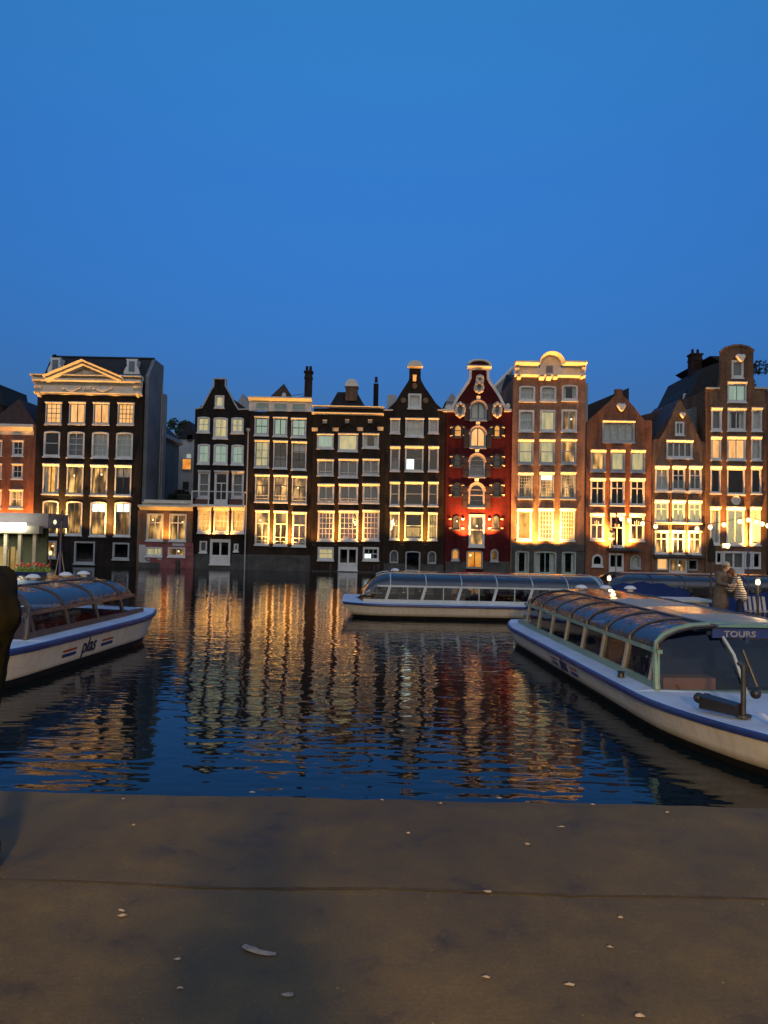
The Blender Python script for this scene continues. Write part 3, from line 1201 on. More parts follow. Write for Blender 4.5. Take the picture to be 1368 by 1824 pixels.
for x in range(62, 398, 9):
    if 165 < x < 285:
        continue
    X = Dg.pt(x, 900)[0]
    mb.box(X, X + .02, 61.19, 61.21, zf + .45, zt - .071)
mb.build('balusters', GREYFR, bal)
for xa, xb in ((75, 160), (300, 388)):
    a = Dg.rect(xa, 925, xb, 958)
    mb = MB()
    mb.box(a[0], a[1], 61.4, 61.7, a[2], a[3])
    mb.build('planter', paint('brown_planter', (.10, .04, .03), .7, .3), bal)
plaster(Dg, [(52, 1285, 158, 1420), (303, 1285, 410, 1420), (158, 1355, 303, 1420)], PLINTH, 'plinth', d=.05)
Dg.pipe(404, 465, 1400)
Dg.flood(180, 1172, 70, WARM, off=.85)
Dg.flood(300, 1172, 70, WARM, off=.85)

# ---- dark house with white panelled cornice
Eh = House(2, 412, 832, [('R', 345), ('L', 345)], BROWNB, 'dark brown house with a white panelled attic and three tall window columns', D=62.05)
Eh.wins([(457, 378, 550, 502), (580, 382, 672, 508), (698, 388, 797, 515)], fills=['GL', 'GL', 'GL'], muns=['2x2', 'V', '2x2'], sash=DKGREEN, fw=.1, top=.14)
Eh.wins([(457, 533, 552, 713), (580, 537, 673, 720), (700, 542, 798, 728)], fills=['PL', 'N', 'H'], muns=['2x3', '2x3', '2x3'], sash=DKSASH, fw=.09, top=.14)
Eh.wins([(460, 760, 553, 940), (582, 762, 675, 943), (702, 770, 800, 953)], fills=['R', 'RL', 'RL'], mun='T', sash=DKSASH, fw=.09, top=.16, rail=True)
Eh.wins([(460, 997, 553, 1222), (583, 1000, 673, 1227), (705, 1008, 797, 1232)], fills=['RL', 'R', 'B'], mun='T', sash=WHITE, fw=.07, top=.12, rail=True)
Eh.wall()
Eh.body(Eh.pt('L', 350)[1])
Eh.band(420, 285, 834, 343, WHITE, 'attic_panel', d1=.12)
Eh.band(418, 253, 838, 287, CREAM, 'cornice', d1=.55, cove=True)
for q in ((468, 290, 552, 328), (590, 293, 668, 330), (707, 296, 790, 334)):
    r = Eh.rect(*q)
    mb = MB()
    mb.box(r[0], r[1], Eh.D - .124, Eh.D - .10, r[2], r[3])
    mb.build('attic_light', paint('sage_glass', (.25, .36, .32), .2, .2, 1), Eh.root)
    mb = MB()
    ring(mb, shape(r[0] - .06, r[1] + .06, r[2] - .06, r[3] + .06), shape(r[0], r[1], r[2], r[3]), Eh.D - .16, Eh.D - .1)
    mb.build('attic_frame', WHITE, Eh.root)
zs = Eh.pt('L', 345)[1]
Dq = Eh.D
mb = MB()
Eh.D = Dq + 2.5
a, b, c = Eh.pt(555, 250), Eh.pt(650, 160), Eh.pt(707, 255)
mb.prism([(a[0] - .2, zs), (c[0] + .3, zs), (c[0], c[1]), (b[0], b[1]), (a[0], a[1])], Dq + 2.5, Dq + 9)
Eh.D = Dq
mb.build('roof', TILE, Eh.root)
mb = MB()
p = Eh.pt(625, 232)
mb.ball((p[0], Dq + 2.3, p[1] + .3), .3, .7, .5, 1, seg=8, rings=6)
mb.build('hoist_ornament', STONE, Eh.root, smooth=True)
ch = chimney(Eh, 785, 85, 832, 270, 3.5, pots=2)
mb = MB()
mb.tube([(Eh.pt(675, 186)[0], Dq + 3.5, Eh.pt(675, 186)[1]), (Eh.pt(785, 170)[0], Dq + 3.5, Eh.pt(785, 170)[1])], .025, 5)
mb.tube([(Eh.pt(690, 213)[0], Dq + 3.5, Eh.pt(690, 213)[1]), (Eh.pt(785, 178)[0], Dq + 3.5, Eh.pt(785, 178)[1])], .025, 5)
mb.build('chimney_stay', BLACKM, ch)
plaster(Eh, [(412, 1288, 830, 1412)], PLINTH, 'plinth', d=.09)
Eh.flood(567, 1228, 201.6, (1, .54, .14), off=.7, top=450)
Eh.flood(689, 1232, 201.6, (1, .54, .14), off=.7, top=450)

# ---- dark house with double white lines and stone blocks
Fh = House(2, 832, 1307, [('R', 322), ('L', 322)], BROWNB, 'dark brown flat-topped house with two white cornice lines and pale stone blocks', D=61.95)
Fh.wins([(868, 492, 977, 588), (1007, 490, 1137, 606), (1167, 490, 1275, 585)], fills=['GL', 'PL', 'GP'], mun='X', fw=.09, top=.12)
Fh.wins([(870, 660, 977, 765), (1010, 658, 1137, 778), (1168, 657, 1277, 763)], fill='G', mun='V', fw=.09, top=.13, rail=True)
Fh.wins([(873, 822, 980, 950), (1012, 822, 1138, 950), (1168, 820, 1278, 947)], fill='G', mun='V', fw=.12, top=.18, rail=True)
Fh.wins([(873, 998, 980, 1195), (1012, 998, 1138, 1195), (1168, 995, 1278, 1193)], fill='B', mun='4x5', fw=.1, top=.15)
Fh.wins([(872, 1237, 977, 1323), (1170, 1237, 1275, 1325)], fills=['PL', 'K'], mun='3x2', fw=.1, top=.14, lintel=False)
Fh.win(1008, 1237, 1135, 1390, mun='D', fill='D', fw=.1, top=.16, door=True, name='water_door', lintel=False)
Fh.wall()
Fh.body(Fh.pt('L', 330)[1])
Fh.band(835, 310, 1310, 322, CREAM, 'cornice', d1=.4, cove=True)
Fh.band(833, 352, 1308, 368, CREAM, 'string_course', d1=.28, cove=True)
for q in ((905, 400, 935, 425), (1052, 397, 1080, 420), (1203, 397, 1232, 422)):
    Fh.block(*q)
for q in ((834, 452, 875, 474), (968, 452, 1012, 474), (1130, 450, 1172, 472), (1265, 447, 1306, 470)):
    Fh.block(*q)
D = Fh.D
mb = MB()
for xa, xb in ((875, 968), (1012, 1130), (1172, 1265)):
    L = []
    for i in range(9):
        t = i / 8
        p = Fh.pt(xa + (xb - xa) * t, 462 - 38 * math.sin(math.pi * t))
        L.append((p[0], D - .03, p[1]))
    mb.tube(L, .06, 6)
mb.build('relieving_arch', BROWNB, Fh.root)
zs = Fh.pt('L', 322)[1]
Fh.D = D + 1.5
a, b, c, d_ = Fh.pt(950, 308), Fh.pt(1003, 216), Fh.pt(1130, 216), Fh.pt(1182, 308)
Fh.D = D
mb = MB()
mb.prism([(a[0] - .1, zs - .1), (d_[0] + .1, zs - .1), (d_[0], d_[1]), (c[0], c[1]), (b[0], b[1]), (a[0], a[1])], D + 1.5, D + 10)
mb.build('roof', SLATE, Fh.root)
Fh.D = D + 1.3
r = Fh.rect(1056, 178, 1133, 225)
Fh.D = D
mb = MB()
mb.box(r[0], r[1], D + 1.3, D + 2.6, r[2] - .6, r[3])
hz = mb.build('hoist_dormer', UMBB, Fh.root)
mb = MB()
mb.box(r[0] - .08, r[1] + .08, D + 1.22, D + 2.7, r[3] + .003, r[3] + .12)
cx = (r[0] + r[1]) / 2
pts = [(cx + (r[1] - cx + .05) * math.cos(R_(a)), r[3] + .125 + .5 * math.sin(R_(a))) for a in range(0, 181, 20)]
mb.prism(pts, D + 1.25, D + 1.5)
mb.build('dormer_cap', CREAM, hz)
chimney(Fh, 1239, 158, 1272, 306, 3.0, mat=BLACKB, pots=1, cap=False)
plaster(Fh, [(835, 1395, 1305, 1412)], PLINTH, 'plinth', d=.25)
Fh.flood(993, 1215, 80.6, WARM, off=.7, top=300)
Fh.flood(1153, 1215, 80.6, WARM, off=.7, top=300)
Fh.flood(850, 1215, 32.5, WARM, off=.7)

# ---- dark neck-gable house
Gh = House(3, 47, 442, [('R', 436), (410, 426), (385, 392), (350, 340), (315, 290), (290, 245), (286, 225), (286, 165), (213, 165), (213, 225), (208, 245), (185, 280), (150, 335), (115, 395), (95, 428), ('L', 436)],
           BROWNB, 'dark brown neck-gable house with a white-capped top between flat roof and red house', D=62.0)
Gh.wins([(205, 328, 290, 425)], mun='X', fill='P', fw=.14, top=.16, lintel=False)
Gh.wins([(90, 488, 153, 583), (187, 487, 305, 605), (336, 487, 400, 583)], fills=['P', 'P', 'P'], muns=['3x4', '2x2', '3x4'], fw=.09, top=.12)
Gh.wins([(90, 667, 152, 825), (185, 665, 303, 827), (335, 667, 400, 827)], fills=['N', 'K', 'D'], muns=['H', 'H', 'X'], sash=GREYFR, fw=.09, top=.2)
Gh.wins([(88, 895, 150, 1048), (183, 895, 300, 1048), (333, 895, 397, 1050)], fill='D', mun='H', sash=GREYFR, fw=.08, top=.17)
Gh.wins([(88, 1090, 148, 1263), (183, 1090, 297, 1265), (333, 1092, 392, 1267)], fills=['RL', 'N', 'G'], mun='H', sash=GREYFR, fw=.07, top=.13)
Gh.wins([(87, 1332, 142, 1415), (330, 1338, 385, 1420)], fills=['G', 'G'], mun='X', rise='round', fw=.06, sill=False, fr=GREYFR)
Gh.win(187, 1338, 283, 1470, mun='X', fill='D', rise='seg', fw=.07, sill=False, fr=GREYFR, name='water_door')
Gh.wall()
Gh.body(Gh.pt('L', 440)[1])
Gh.gable_roof(Gh.pt('L', 436)[1], Gh.pt(250, 260)[1], SLATE, xr=Gh.pt(250, 200)[0])
Gh.band(200, 152, 300, 166, CREAM, 'gable_cap', d1=.3, cove=True)
p = Gh.rect(203, 118, 297, 151)
cx, hw = (p[0] + p[1]) / 2, (p[1] - p[0]) / 2
mb = MB()
mb.prism([(cx + hw * math.cos(R_(a)), p[2] + .01 + (p[3] - p[2]) * math.sin(R_(a))) for a in range(0, 181, 15)], Gh.D - .2, Gh.D + .3)
mb.build('gable_pediment', CREAM, Gh.root)
Gh.block(234, 215, 258, 250, CREAM, 'hoist_beam', .5)
Gh.band(48, 430, 108, 438, CREAM, 'coping', d1=.15)
Gh.band(392, 430, 450, 438, CREAM, 'coping', d1=.15)
mb = MB()
for x, y, q in ((175, 372, .22), (318, 372, .22), (247, 278, .22)):
    p = Gh.pt(x, y)
    pr = [(q * math.cos(R_(a)), q * math.sin(R_(a))) for a in range(0, 360, 30)]
    mb.prism([(p[0] + u, p[1] + v) for u, v in pr], Gh.D - .06, Gh.D + .02)
mb.build('round_ornament', OCHB, Gh.root)
Gh.D += 3
r = Gh.rect(70, 335, 130, 425)
Gh.D -= 3
mb = MB()
mb.box(r[0], r[1], Gh.D + 3, Gh.D + 5.5, r[2] - .5, r[3])
mb.build('dormer', RENDERW, Gh.root)
plaster(Gh, [(48, 1418, 184, 1480), (286, 1424, 440, 1480)], PLINTH, 'plinth', d=.05)
Gh.flood(166, 1292, 81.6, (1, .62, .16), off=.7, top=260)
Gh.flood(315, 1292, 96, (1, .62, .16), off=.7, top=260)

# ---- red house
Hh = House(3, 443, 868, [('R', 440), (835, 430), (815, 400), (790, 350), (760, 300), (728, 255), (716, 230), (714, 178), (606, 178), (604, 230), (592, 258), (560, 305), (525, 355), (500, 400), (488, 430), ('L', 440)],
           REDW, 'deep red house with white trimmed neck gable, dark shutters and arched windows', D=61.95)
CEN = [(602, 375, 708, 500), (600, 540, 703, 677), (594, 716, 698, 864), (592, 903, 695, 1060)]
for q, f in zip(CEN, ('P', 'L', 'N', 'D')):
    Hh.win(*q, mun='V' if f in 'PL' else '1x4', fill=f, rise='round', fw=.1, fr=GREYFR, sash=BLACKM if f in 'PL' else GREYFR)
for q in ((500, 527, 550, 607), (755, 527, 797, 609)):
    Hh.win(*q, mun='H', fill='O', rise='round', fw=.04, fr=DKSASH)
for q in ((497, 716, 545, 798), (752, 716, 800, 798), (495, 897, 543, 985), (750, 897, 797, 987)):
    Hh.win(*q, mun='H', fill='D', rise='round', fw=.05, fr=DKSASH)
for q, f in (((492, 1110, 537, 1200), 'RL'), ((744, 1110, 790, 1200), 'R')):
    Hh.win(*q, mun='H', fill=f, rise='round', fw=.05, fr=DKSASH)
Hh.win(595, 1103, 695, 1310, mun='H', fill='RL', fw=.12, top=.16, lintel=False, name='tall_window')
for q, f in (((483, 1322, 532, 1397), 'O'), ((733, 1325, 783, 1403), 'R')):
    Hh.win(*q, mun='X', fill=f, rise='round', fw=.07, fr=GREYFR)
Hh.win(578, 1335, 683, 1450, mun='V', fill='O', rise='seg', fw=.07, sill=False, fr=GREYFR, sash=DKSASH, name='water_door')
Hh.wall()
Hh.body(Hh.pt('L', 445)[1])
Hh.gable_roof(Hh.pt('L', 440)[1], Hh.pt(660, 265)[1], SLATE, xr=Hh.pt(660, 200)[0])
Hh.trim([(838, 432), (815, 396), (790, 346), (760, 298), (728, 253), (718, 230), (716, 172)], w=.22, mat=WHITE)
Hh.trim([(604, 172), (602, 230), (590, 255), (558, 303), (523, 353), (498, 398), (486, 430)], w=.22, mat=WHITE)
Hh.band(583, 150, 738, 178, CREAM, 'gable_cap', d1=.35, cove=True)
p = Hh.rect(590, 112, 732, 149)
cx, hw = (p[0] + p[1]) / 2, (p[1] - p[0]) / 2
mb = MB()
mb.prism([(cx + hw * .85 * math.cos(R_(a)), p[2] + .01 + (p[3] - p[2] - .12) * math.sin(R_(a))) for a in range(0, 181, 15)], Hh.D - .12, Hh.D + .3)
mb.build('gable_pediment', REDW, Hh.root)
mb = MB()
arc = [(cx + hw * math.cos(R_(a)), p[2] + .03 + (p[3] - p[2] - .08) * math.sin(R_(a))) for a in range(0, 181, 12)]
mb.tube([(x, Hh.D - .2, z) for x, z in arc], .1, 8)
mb.tube([(x, Hh.D + .1, z) for x, z in arc], .1, 8)
mb.build('pediment_rim', CREAM, Hh.root, smooth=True)
# volutes on the shoulders
for (x0, y0, x1, y1) in ((428, 402, 500, 446), (820, 392, 866, 446)):
    r = Hh.rect(x0, y0, x1, y1)
    mb = MB()
    cx, w_ = (r[0] + r[1]) / 2, (r[1] - r[0]) / 2
    mb.box(r[0], r[1], Hh.D - .22, Hh.D + .3, r[2], r[2] + .22)
    mb.prism([(cx + w_ * .62 * math.cos(R_(a)), r[2] + .225 + (r[3] - r[2] - .22) * .5 * (1 + math.sin(R_(a)))) for a in range(0, 360, 24)], Hh.D - .2, Hh.D + .25)
    mb.build('volute', CREAM, Hh.root)
# carved medallions and cartouche
for (x0, y0, x1, y1) in ((505, 385, 570, 482), (746, 385, 804, 482), (630, 255, 688, 325), (642, 215, 686, 262)):
    r = Hh.rect(x0, y0, x1, y1)
    cx, cz, a_, b_ = (r[0] + r[1]) / 2, (r[2] + r[3]) / 2, (r[1] - r[0]) / 2, (r[3] - r[2]) / 2
    mb = MB()
    L = [(cx + a_ * .78 * math.cos(R_(t)) * (1 + .08 * math.sin(4 * R_(t))), Hh.D - .1, cz + b_ * .82 * math.sin(R_(t))) for t in range(0, 361, 20)]
    mb.tube(L, .14, 7)
    for t in (45, 135, 225, 315, 90, 270):
        mb.ball((cx + a_ * .8 * math.cos(R_(t)), Hh.D - .14, cz + b_ * .85 * math.sin(R_(t))), .17, seg=7, rings=5)
    mo = mb.build('carved_cartouche', STONE, Hh.root, smooth=True)
    mb = MB()
    mb.prism([(cx + a_ * .62 * math.cos(R_(t)), cz + b_ * .66 * math.sin(R_(t))) for t in range(0, 360, 24)], Hh.D - .05, Hh.D + .01)
    mb.build('cartouche_field', GREYC, mo)
SHUT = paint('dark_shutter', (.028, .018, .014), .6, .3)
for i, (x0, y0, x1, y1) in enumerate(CEN):
    for sx in (-1, 1):
        xa = x0 - 38 if sx < 0 else x1 + 3
        r = Hh.rect(xa, y0 + 18, xa + 34, y1 + 2)
        mb = MB()
        mb.box(r[0], r[1], Hh.D - .1, Hh.D - .03, r[2], r[3])
        for kz in range(3):
            zz = r[2] + (r[3] - r[2]) * (.1 + .3 * kz)
            mb.box(r[0] + .07, r[1] - .07, Hh.D - .115, Hh.D - .101, zz, zz + (r[3] - r[2]) * .24)
        mb.build('shutter', SHUT, Hh.root)
    Hh.block((x0 + x1) / 2 - 13, y0 - 30, (x0 + x1) / 2 + 13, y0 - 2, CREAM, 'keystone', .2)
    r = Hh.rect(x0, y0, x1, y1)
    mb = MB()
    cx, hw = (r[0] + r[1]) / 2, (r[1] - r[0]) / 2 + .06
    zc0 = r[3] - (r[1] - r[0]) / 2
    mb.tube([(cx + hw * math.cos(R_(t)), Hh.D - .06, zc0 + hw * math.sin(R_(t))) for t in range(0, 181, 15)], .07, 6)
    mb.build('arch_moulding', paint('tan_trim', (.42, .30, .2), .6, .2), Hh.root, smooth=True)
sh = []
for (xc, y0, y1) in ((523, 540, 600), (776, 540, 600), (521, 728, 792), (776, 728, 792), (519, 912, 980), (774, 912, 980), (515, 1125, 1192), (767, 1125, 1192)):
    for sx in (-1, 1):
        for yy in (y0 + 8, y1):
            Hh.block(xc + sx * 40 - 9, yy - 5, xc + sx * 40 + 9, yy + 5, STONE, 'shutter_catch', .1)
    if y0 < 1000:
        for sx in (-1, 1):
            r = Hh.rect(xc + sx * 33 - 9, y0 - 8, xc + sx * 33 + 9, y1 + 6)
            mb = MB()
            mb.box(r[0], r[1], Hh.D - .07, Hh.D - .02, r[2], r[3])
            mb.build('shutter', SHUT, Hh.root)
plaster(Hh, [(443, 1405, 576, 1480), (686, 1405, 868, 1480)], PLINTH, 'plinth', d=.05)
Hh.flood(562, 1255, 411.84, (1, .42, .13), off=.7, ang=120, top=600)
Hh.flood(728, 1245, 391.248, (1, .42, .13), off=.7, ang=120, top=600)

# ---- tan brick house with big white attic
Ih = House(3, 868, 1335, [('R', 215), ('L', 215)], TANB, 'tall tan brick house with a lit cream attic and arched crest', D=61.85, depth=12)
Ih.wins([(917, 278, 1020, 378), (1052, 278, 1155, 378), (1190, 272, 1292, 375)], fills=['P', 'P', 'GP'], muns=['H', 'H', 'X'], fw=.12, top=.14, lintel=False, rise='seg')
Ih.wins([(915, 433, 1013, 572), (1050, 433, 1148, 572), (1187, 430, 1287, 572)], fills=['P', 'PL', 'RL'], muns=['H', 'X', 'V'], fw=.11, top=.14, lintel=False)
Ih.wins([(910, 622, 1008, 780), (1047, 622, 1145, 782), (1185, 620, 1283, 780)], fills=['PL', 'PL', 'R'], mun='H', fw=.11, top=.2, fr=GREYFR)
Ih.wins([(910, 835, 1003, 1003), (1047, 832, 1140, 1003), (1183, 832, 1278, 1005)], fills=['R', 'HL', 'R'], mun='5x7', fw=.1, top=.2, fr=GREYFR)
Ih.wins([(903, 1068, 998, 1268), (1042, 1066, 1135, 1266), (1178, 1066, 1275, 1272)], fills=['Y', 'L', 'Y'], muns=['X', '4x6', '5x7'], fw=.1, top=.2, fr=CREAM)
Ih.wins([(892, 1338, 980, 1482), (1190, 1342, 1280, 1487)], mun='X', fill='GP', fw=.08, rise='seg', fr=GREENFR, sill=False)
Ih.win(1012, 1340, 1155, 1485, mun='V', fill='GP', fw=.08, rise='seg', fr=GREENFR, sill=False, name='water_door')
Ih.wall()
Ih.body(Ih.pt('L', 225)[1], TANB)
Ih.band(884, 208, 1340, 226, CREAM, 'lower_moulding', d1=.34, cove=True)
Ih.band(888, 165, 1336, 208, CREAM, 'attic_wall', d1=.12)
Ih.band(884, 130, 1035, 170, CREAM, 'attic_cornice', d1=.9, cove=True)
Ih.band(1192, 130, 1340, 170, CREAM, 'attic_cornice', d1=.9, cove=True)
for q in ((886, 170, 915, 205), (1312, 165, 1338, 205), (900, 226, 925, 240), (1040, 226, 1075, 244), (1085, 226, 1120, 246), (1130, 226, 1160, 240), (1305, 226, 1325, 236)):
    Ih.block(*q, mat=CREAM, name='console', d=.45)
p = Ih.rect(1033, 72, 1197, 209)
cx, hw = (p[0] + p[1]) / 2, (p[1] - p[0]) / 2
zc0 = Ih.pt(1113, 150)[1]
mb = MB()
mb.prism([(cx - hw * .8, p[2]), (cx + hw * .8, p[2])] + [(cx + hw * .8 * math.cos(R_(a)), zc0 + (p[3] - zc0) * .85 * math.sin(R_(a))) for a in range(0, 181, 12)], Ih.D - .16, Ih.D + .4)
mb.build('attic_crest', CREAM, Ih.root)
mb = MB()
prev = None
N = 14
secs = []
for i in range(N + 1):
    a = R_(180 * i / N)
    cs, sn = math.cos(a), math.sin(a)
    s_in = [(cx + (hw * .78) * cs, zc0 + (p[3] - zc0) * .78 * sn), (cx + hw * cs, zc0 + (p[3] - zc0) * sn)]
    secs.append([(s_in[0][0], Ih.D - .17, s_in[0][1]), (s_in[1][0], Ih.D - .95, s_in[1][1]), (s_in[1][0], Ih.D + .3, s_in[1][1]), (s_in[0][0], Ih.D + .3, s_in[0][1])])
k = len(mb.v)
for q in secs:
    mb.v += q
for i in range(N):
    for j in range(4):
        a, b = k + i * 4 + j, k + i * 4 + (j + 1) % 4
        mb.f.append((a, b, b + 4, a + 4))
mb.f += [(k, k + 1, k + 2, k + 3), (k + N * 4 + 3, k + N * 4 + 2, k + N * 4 + 1, k + N * 4)]
mb.build('crest_moulding', CREAM, Ih.root)
Ih.block(1103, 68, 1128, 92, STONE, 'crest_finial', .75)
r = Ih.rect(1087, 152, 1130, 198)
mb = MB()
mb.box(r[0], r[1], Ih.D - .2, Ih.D - .165, r[2], r[3])
mb.build('attic_hatch', paint('mauve_hatch', (.22, .18, .19), .6, .2), Ih.root)
plaster(Ih, [(868, 1292, 1335, 1336), (868, 1337, 890, 1500), (982, 1337, 1010, 1500), (1157, 1337, 1188, 1500), (1282, 1337, 1335, 1500)], PLINTH, 'plinth', d=.05)
mb = MB()
zr_ = Ih.pt('R', 215)[1]
mb.prof([(62.22, -.5), (73.5, -.5), (73.5, zr_ - .5), (62.22, zr_ - .5)], Ih.xr + .02, Ih.xr + .32)
mb.build('party_wall', RENDER, Ih.root)
mb = MB()
mb.prof([(62.3, zr_ - .4), (73, zr_ - .4), (67.5, zr_ + 1.2)], Ih.xl + .3, Ih.xr - .3)
mb.build('roof', SLATE, Ih.root)
Ih.flood(945, 1310, 224.25, (1, .55, .17), off=.8, top=1200)
Ih.flood(1020, 1310, 189.75, (1, .55, .17), off=.8)
Ih.flood(1160, 1310, 258.75, (1, .55, .17), off=.8, top=1200)

# ---- rust brick gable house
Jh = House(4, 92, 546, [('R', 626), (540, 615), (500, 618), (470, 582), (430, 530), (385, 478), (345, 438), (345, 400), (295, 400), (295, 440), (255, 485), (190, 545), (140, 590), (112, 612), ('L', 626)],
           RUSTB, 'rust-red brick gable house with a heart-shaped stone above four attic lights', D=62.0)
Jh.win(205, 620, 428, 770, mun='4', fill='P', fw=.11, top=.16, fr=GREYFR, name='attic_window')
Jh.wins([(125, 820, 228, 970), (262, 820, 360, 972), (400, 822, 500, 975)], fills=['R', 'PL', 'PL'], mun='X', fw=.12, top=.24, fr=GREYFR)
Jh.wins([(122, 1017, 222, 1205), (260, 1017, 358, 1205), (397, 1018, 497, 1207)], fills=['D', 'D', 'D'], mun='TT', sash=CREAM, fw=.1, top=.22)
Jh.wins([(120, 1260, 215, 1445), (393, 1262, 495, 1450)], fills=['B', 'R'], mun='F', fw=.1, top=.26)
Jh.win(258, 1260, 357, 1495, mun='F', fill='D', fw=.1, top=.26, name='terrace_door')
Jh.win(133, 1543, 208, 1627, mun='X', fill='D', rise='round', fw=.11)
Jh.win(397, 1548, 470, 1640, mun='X', fill='P', rise='round', fw=.06, fr=GREYFR)
Jh.win(250, 1535, 352, 1680, mun='D', fill='D', fw=.1, top=.12, door=True, name='water_door', lintel=False)
Jh.wall()
Jh.body(Jh.pt('L', 630)[1])
Jh.gable_roof(Jh.pt('L', 626)[1], Jh.pt(320, 455)[1], TILE, xr=Jh.pt(320, 440)[0])
Dj = Jh.D
Jh.D = Dj + 4
mb = MB()
a, b = Jh.pt(105, 590), Jh.pt(300, 462)
Jh.D = Dj
mb.prism([(Jh.xl, Jh.pt('L', 625)[1]), (b[0], Jh.pt('L', 625)[1]), (b[0], b[1] + .2), (Jh.xl, a[1] + .3)], Dj + .5, Dj + 9)
mb.build('roof_slope', SLATE, Jh.root)


def heart(h, x0, y0, x1, y1, nm='heart_stone'):
    r = h.rect(x0, y0, x1, y1)
    cx, cz, a_, b_ = (r[0] + r[1]) / 2, (r[2] + r[3]) / 2, (r[1] - r[0]) / 2, (r[3] - r[2]) / 2
    pts = [(0, -1), (.55, -.55), (.8, 0), (1, .3), (.95, .75), (.6, 1), (.2, .85), (-.2, 1), (-.7, .95), (-1, .6), (-.85, .1), (-.5, -.5)]
    mb = MB()
    k_ = [(cx + u * a_, cz + v * b_) for u, v in pts]
    n_ = len(k_)
    m_ = [(cx + (x - cx) * .7, cz + (z - cz) * .7) for x, z in k_]
    mb.v = [(x, h.D + .02, z) for x, z in k_] + [(x, h.D - .18, z) for x, z in k_] + [(x, h.D - .36, z - .04) for x, z in m_]
    for lv in (0, 1):
        for i in range(n_):
            j = (i + 1) % n_
            mb.f.append((lv * n_ + i, lv * n_ + j, (lv + 1) * n_ + j, (lv + 1) * n_ + i))
    mb.f.append(tuple(2 * n_ + i for i in range(n_)))
    mb.build(nm, CREAM, h.root)


heart(Jh, 300, 500, 364, 560)
plaster(Jh, [(240, 1500, 460, 1520)], PLINTH, 'ledge', d=.5)
Jh.flood(236, 1500, 382.5, (1, .48, .12), off=.7, top=1150)
Jh.flood(376, 1500, 382.5, (1, .48, .12), off=.7, top=1150)

# ---- ochre steep gable house
Kh = House(4, 548, 920, [('R', 765), (885, 762), (872, 730), (840, 660), (800, 580), (770, 520), (755, 480), (732, 480), (715, 520), (680, 600), (640, 680), (605, 742), (560, 748), ('L', 765)],
           OCHB, 'narrow ochre brick house with a steep pointed gable and tall lit windows', D=62.05)
Kh.win(708, 625, 770, 720, mun='V', fill='G', fw=.1, top=.14, lintel=False)
Kh.win(648, 755, 828, 880, mun='4', fill='G', fw=.11, top=.18, name='attic_window')
Kh.wins([(570, 932, 663, 1105), (687, 932, 777, 1102), (803, 933, 890, 1103)], fills=['P', 'N', 'G'], mun='TT', fw=.1, top=.26)
Kh.wins([(567, 1168, 660, 1322), (687, 1170, 775, 1322), (800, 1172, 888, 1325)], fills=['PL', 'PL', 'PL'], mun='TT', sash=CREAM, fw=.1, top=.26)
Kh.wins([(567, 1380, 660, 1540), (685, 1380, 773, 1545), (800, 1382, 888, 1545)], fills=['R', 'R', 'R'], mun='TT', fw=.08, top=.14)
Kh.win(582, 1568, 658, 1652, mun='X', fill='L', fw=.05, top=.06, lintel=False, sill=False)
Kh.win(665, 1572, 790, 1705, mun='D', fill='RL', fw=.09, top=.1, door=True, name='water_door', lintel=False, sill=False)
Kh.win(798, 1578, 864, 1655, mun='X', fill='D', fw=.06, top=.06, lintel=False, sill=False, fr=GREYFR)
Kh.wall()
Kh.body(Kh.pt('L', 770)[1])
Kh.gable_roof(Kh.pt('L', 765)[1], Kh.pt(743, 500)[1], TILE, xr=Kh.pt(743, 480)[0])
Dk = Kh.D
mb = MB()     # the taller rear roof of dark red tile
Kh.D = Dk + 5
a, b, c = Kh.pt(500, 605), Kh.pt(685, 545), Kh.pt(760, 470)
Kh.D = Dk
zq = Kh.pt('L', 765)[1]
mb.prism([(Kh.xl - .3, zq), (c[0], zq), (c[0], c[1] + .3), (b[0], b[1] + .2), (Kh.xl - .3, a[1])], Dk + 5, Dk + 12)
mb.build('rear_roof', TILE, Kh.root)
heart(Kh, 737, 562, 776, 604)
mb = MB()
for x in (675, 789):
    p, q = Kh.pt(x, 890), Kh.pt(x, 1540)
    mb.tube([(p[0], Dk - .06, q[1]), (p[0], Dk - .06, p[1])], .05, 6)
mb.build('wall_pipe', UMBB, Kh.root)
plaster(Kh, [(570, 1105, 890, 1120)], CREAM, 'sill_course', d=.12)
plaster(Kh, [(565, 1325, 892, 1338)], CREAM, 'sill_course', d=.12)
plaster(Kh, [(555, 1546, 900, 1564)], PLINTH, 'ledge', d=.5)
Kh.flood(675, 1540, 275.4, (1, .55, .16), off=.7, top=1150)
Kh.flood(790, 1540, 275.4, (1, .55, .16), off=.7, top=1150)

# ---- umber bell-gable house on the right
Lh = House(4, 922, 1345, [('R', 392), (1262, 385), (1252, 330), (1250, 250), (1250, 135), (1215, 112), (1165, 100), (1115, 100), (1060, 115), (1028, 140), (1025, 250), (1020, 330), (1010, 385), ('L', 392)],
           UMBB, 'tall umber brick house with a rounded bell gable and round clock-like medallion', D=61.9, depth=12)
Lh.win(1098, 200, 1180, 325, mun='X', fill='G', fw=.13, top=.14, lintel=False)
Lh.win(1070, 352, 1200, 492, mun='V', fill='GL', fw=.11, top=.26, sash=GREENFR)
Lh.wins([(958, 530, 1030, 690), (1070, 533, 1195, 690), (1237, 530, 1308, 692)], fills=['G', 'GP', 'P'], muns=['X', 'V', 'X'], fw=.13, top=.26)
Lh.wins([(957, 730, 1025, 890), (1067, 730, 1195, 892), (1233, 730, 1303, 893)], fills=['L', 'L', 'P'], muns=['X', 'V', 'X'], fw=.1, top=.24)
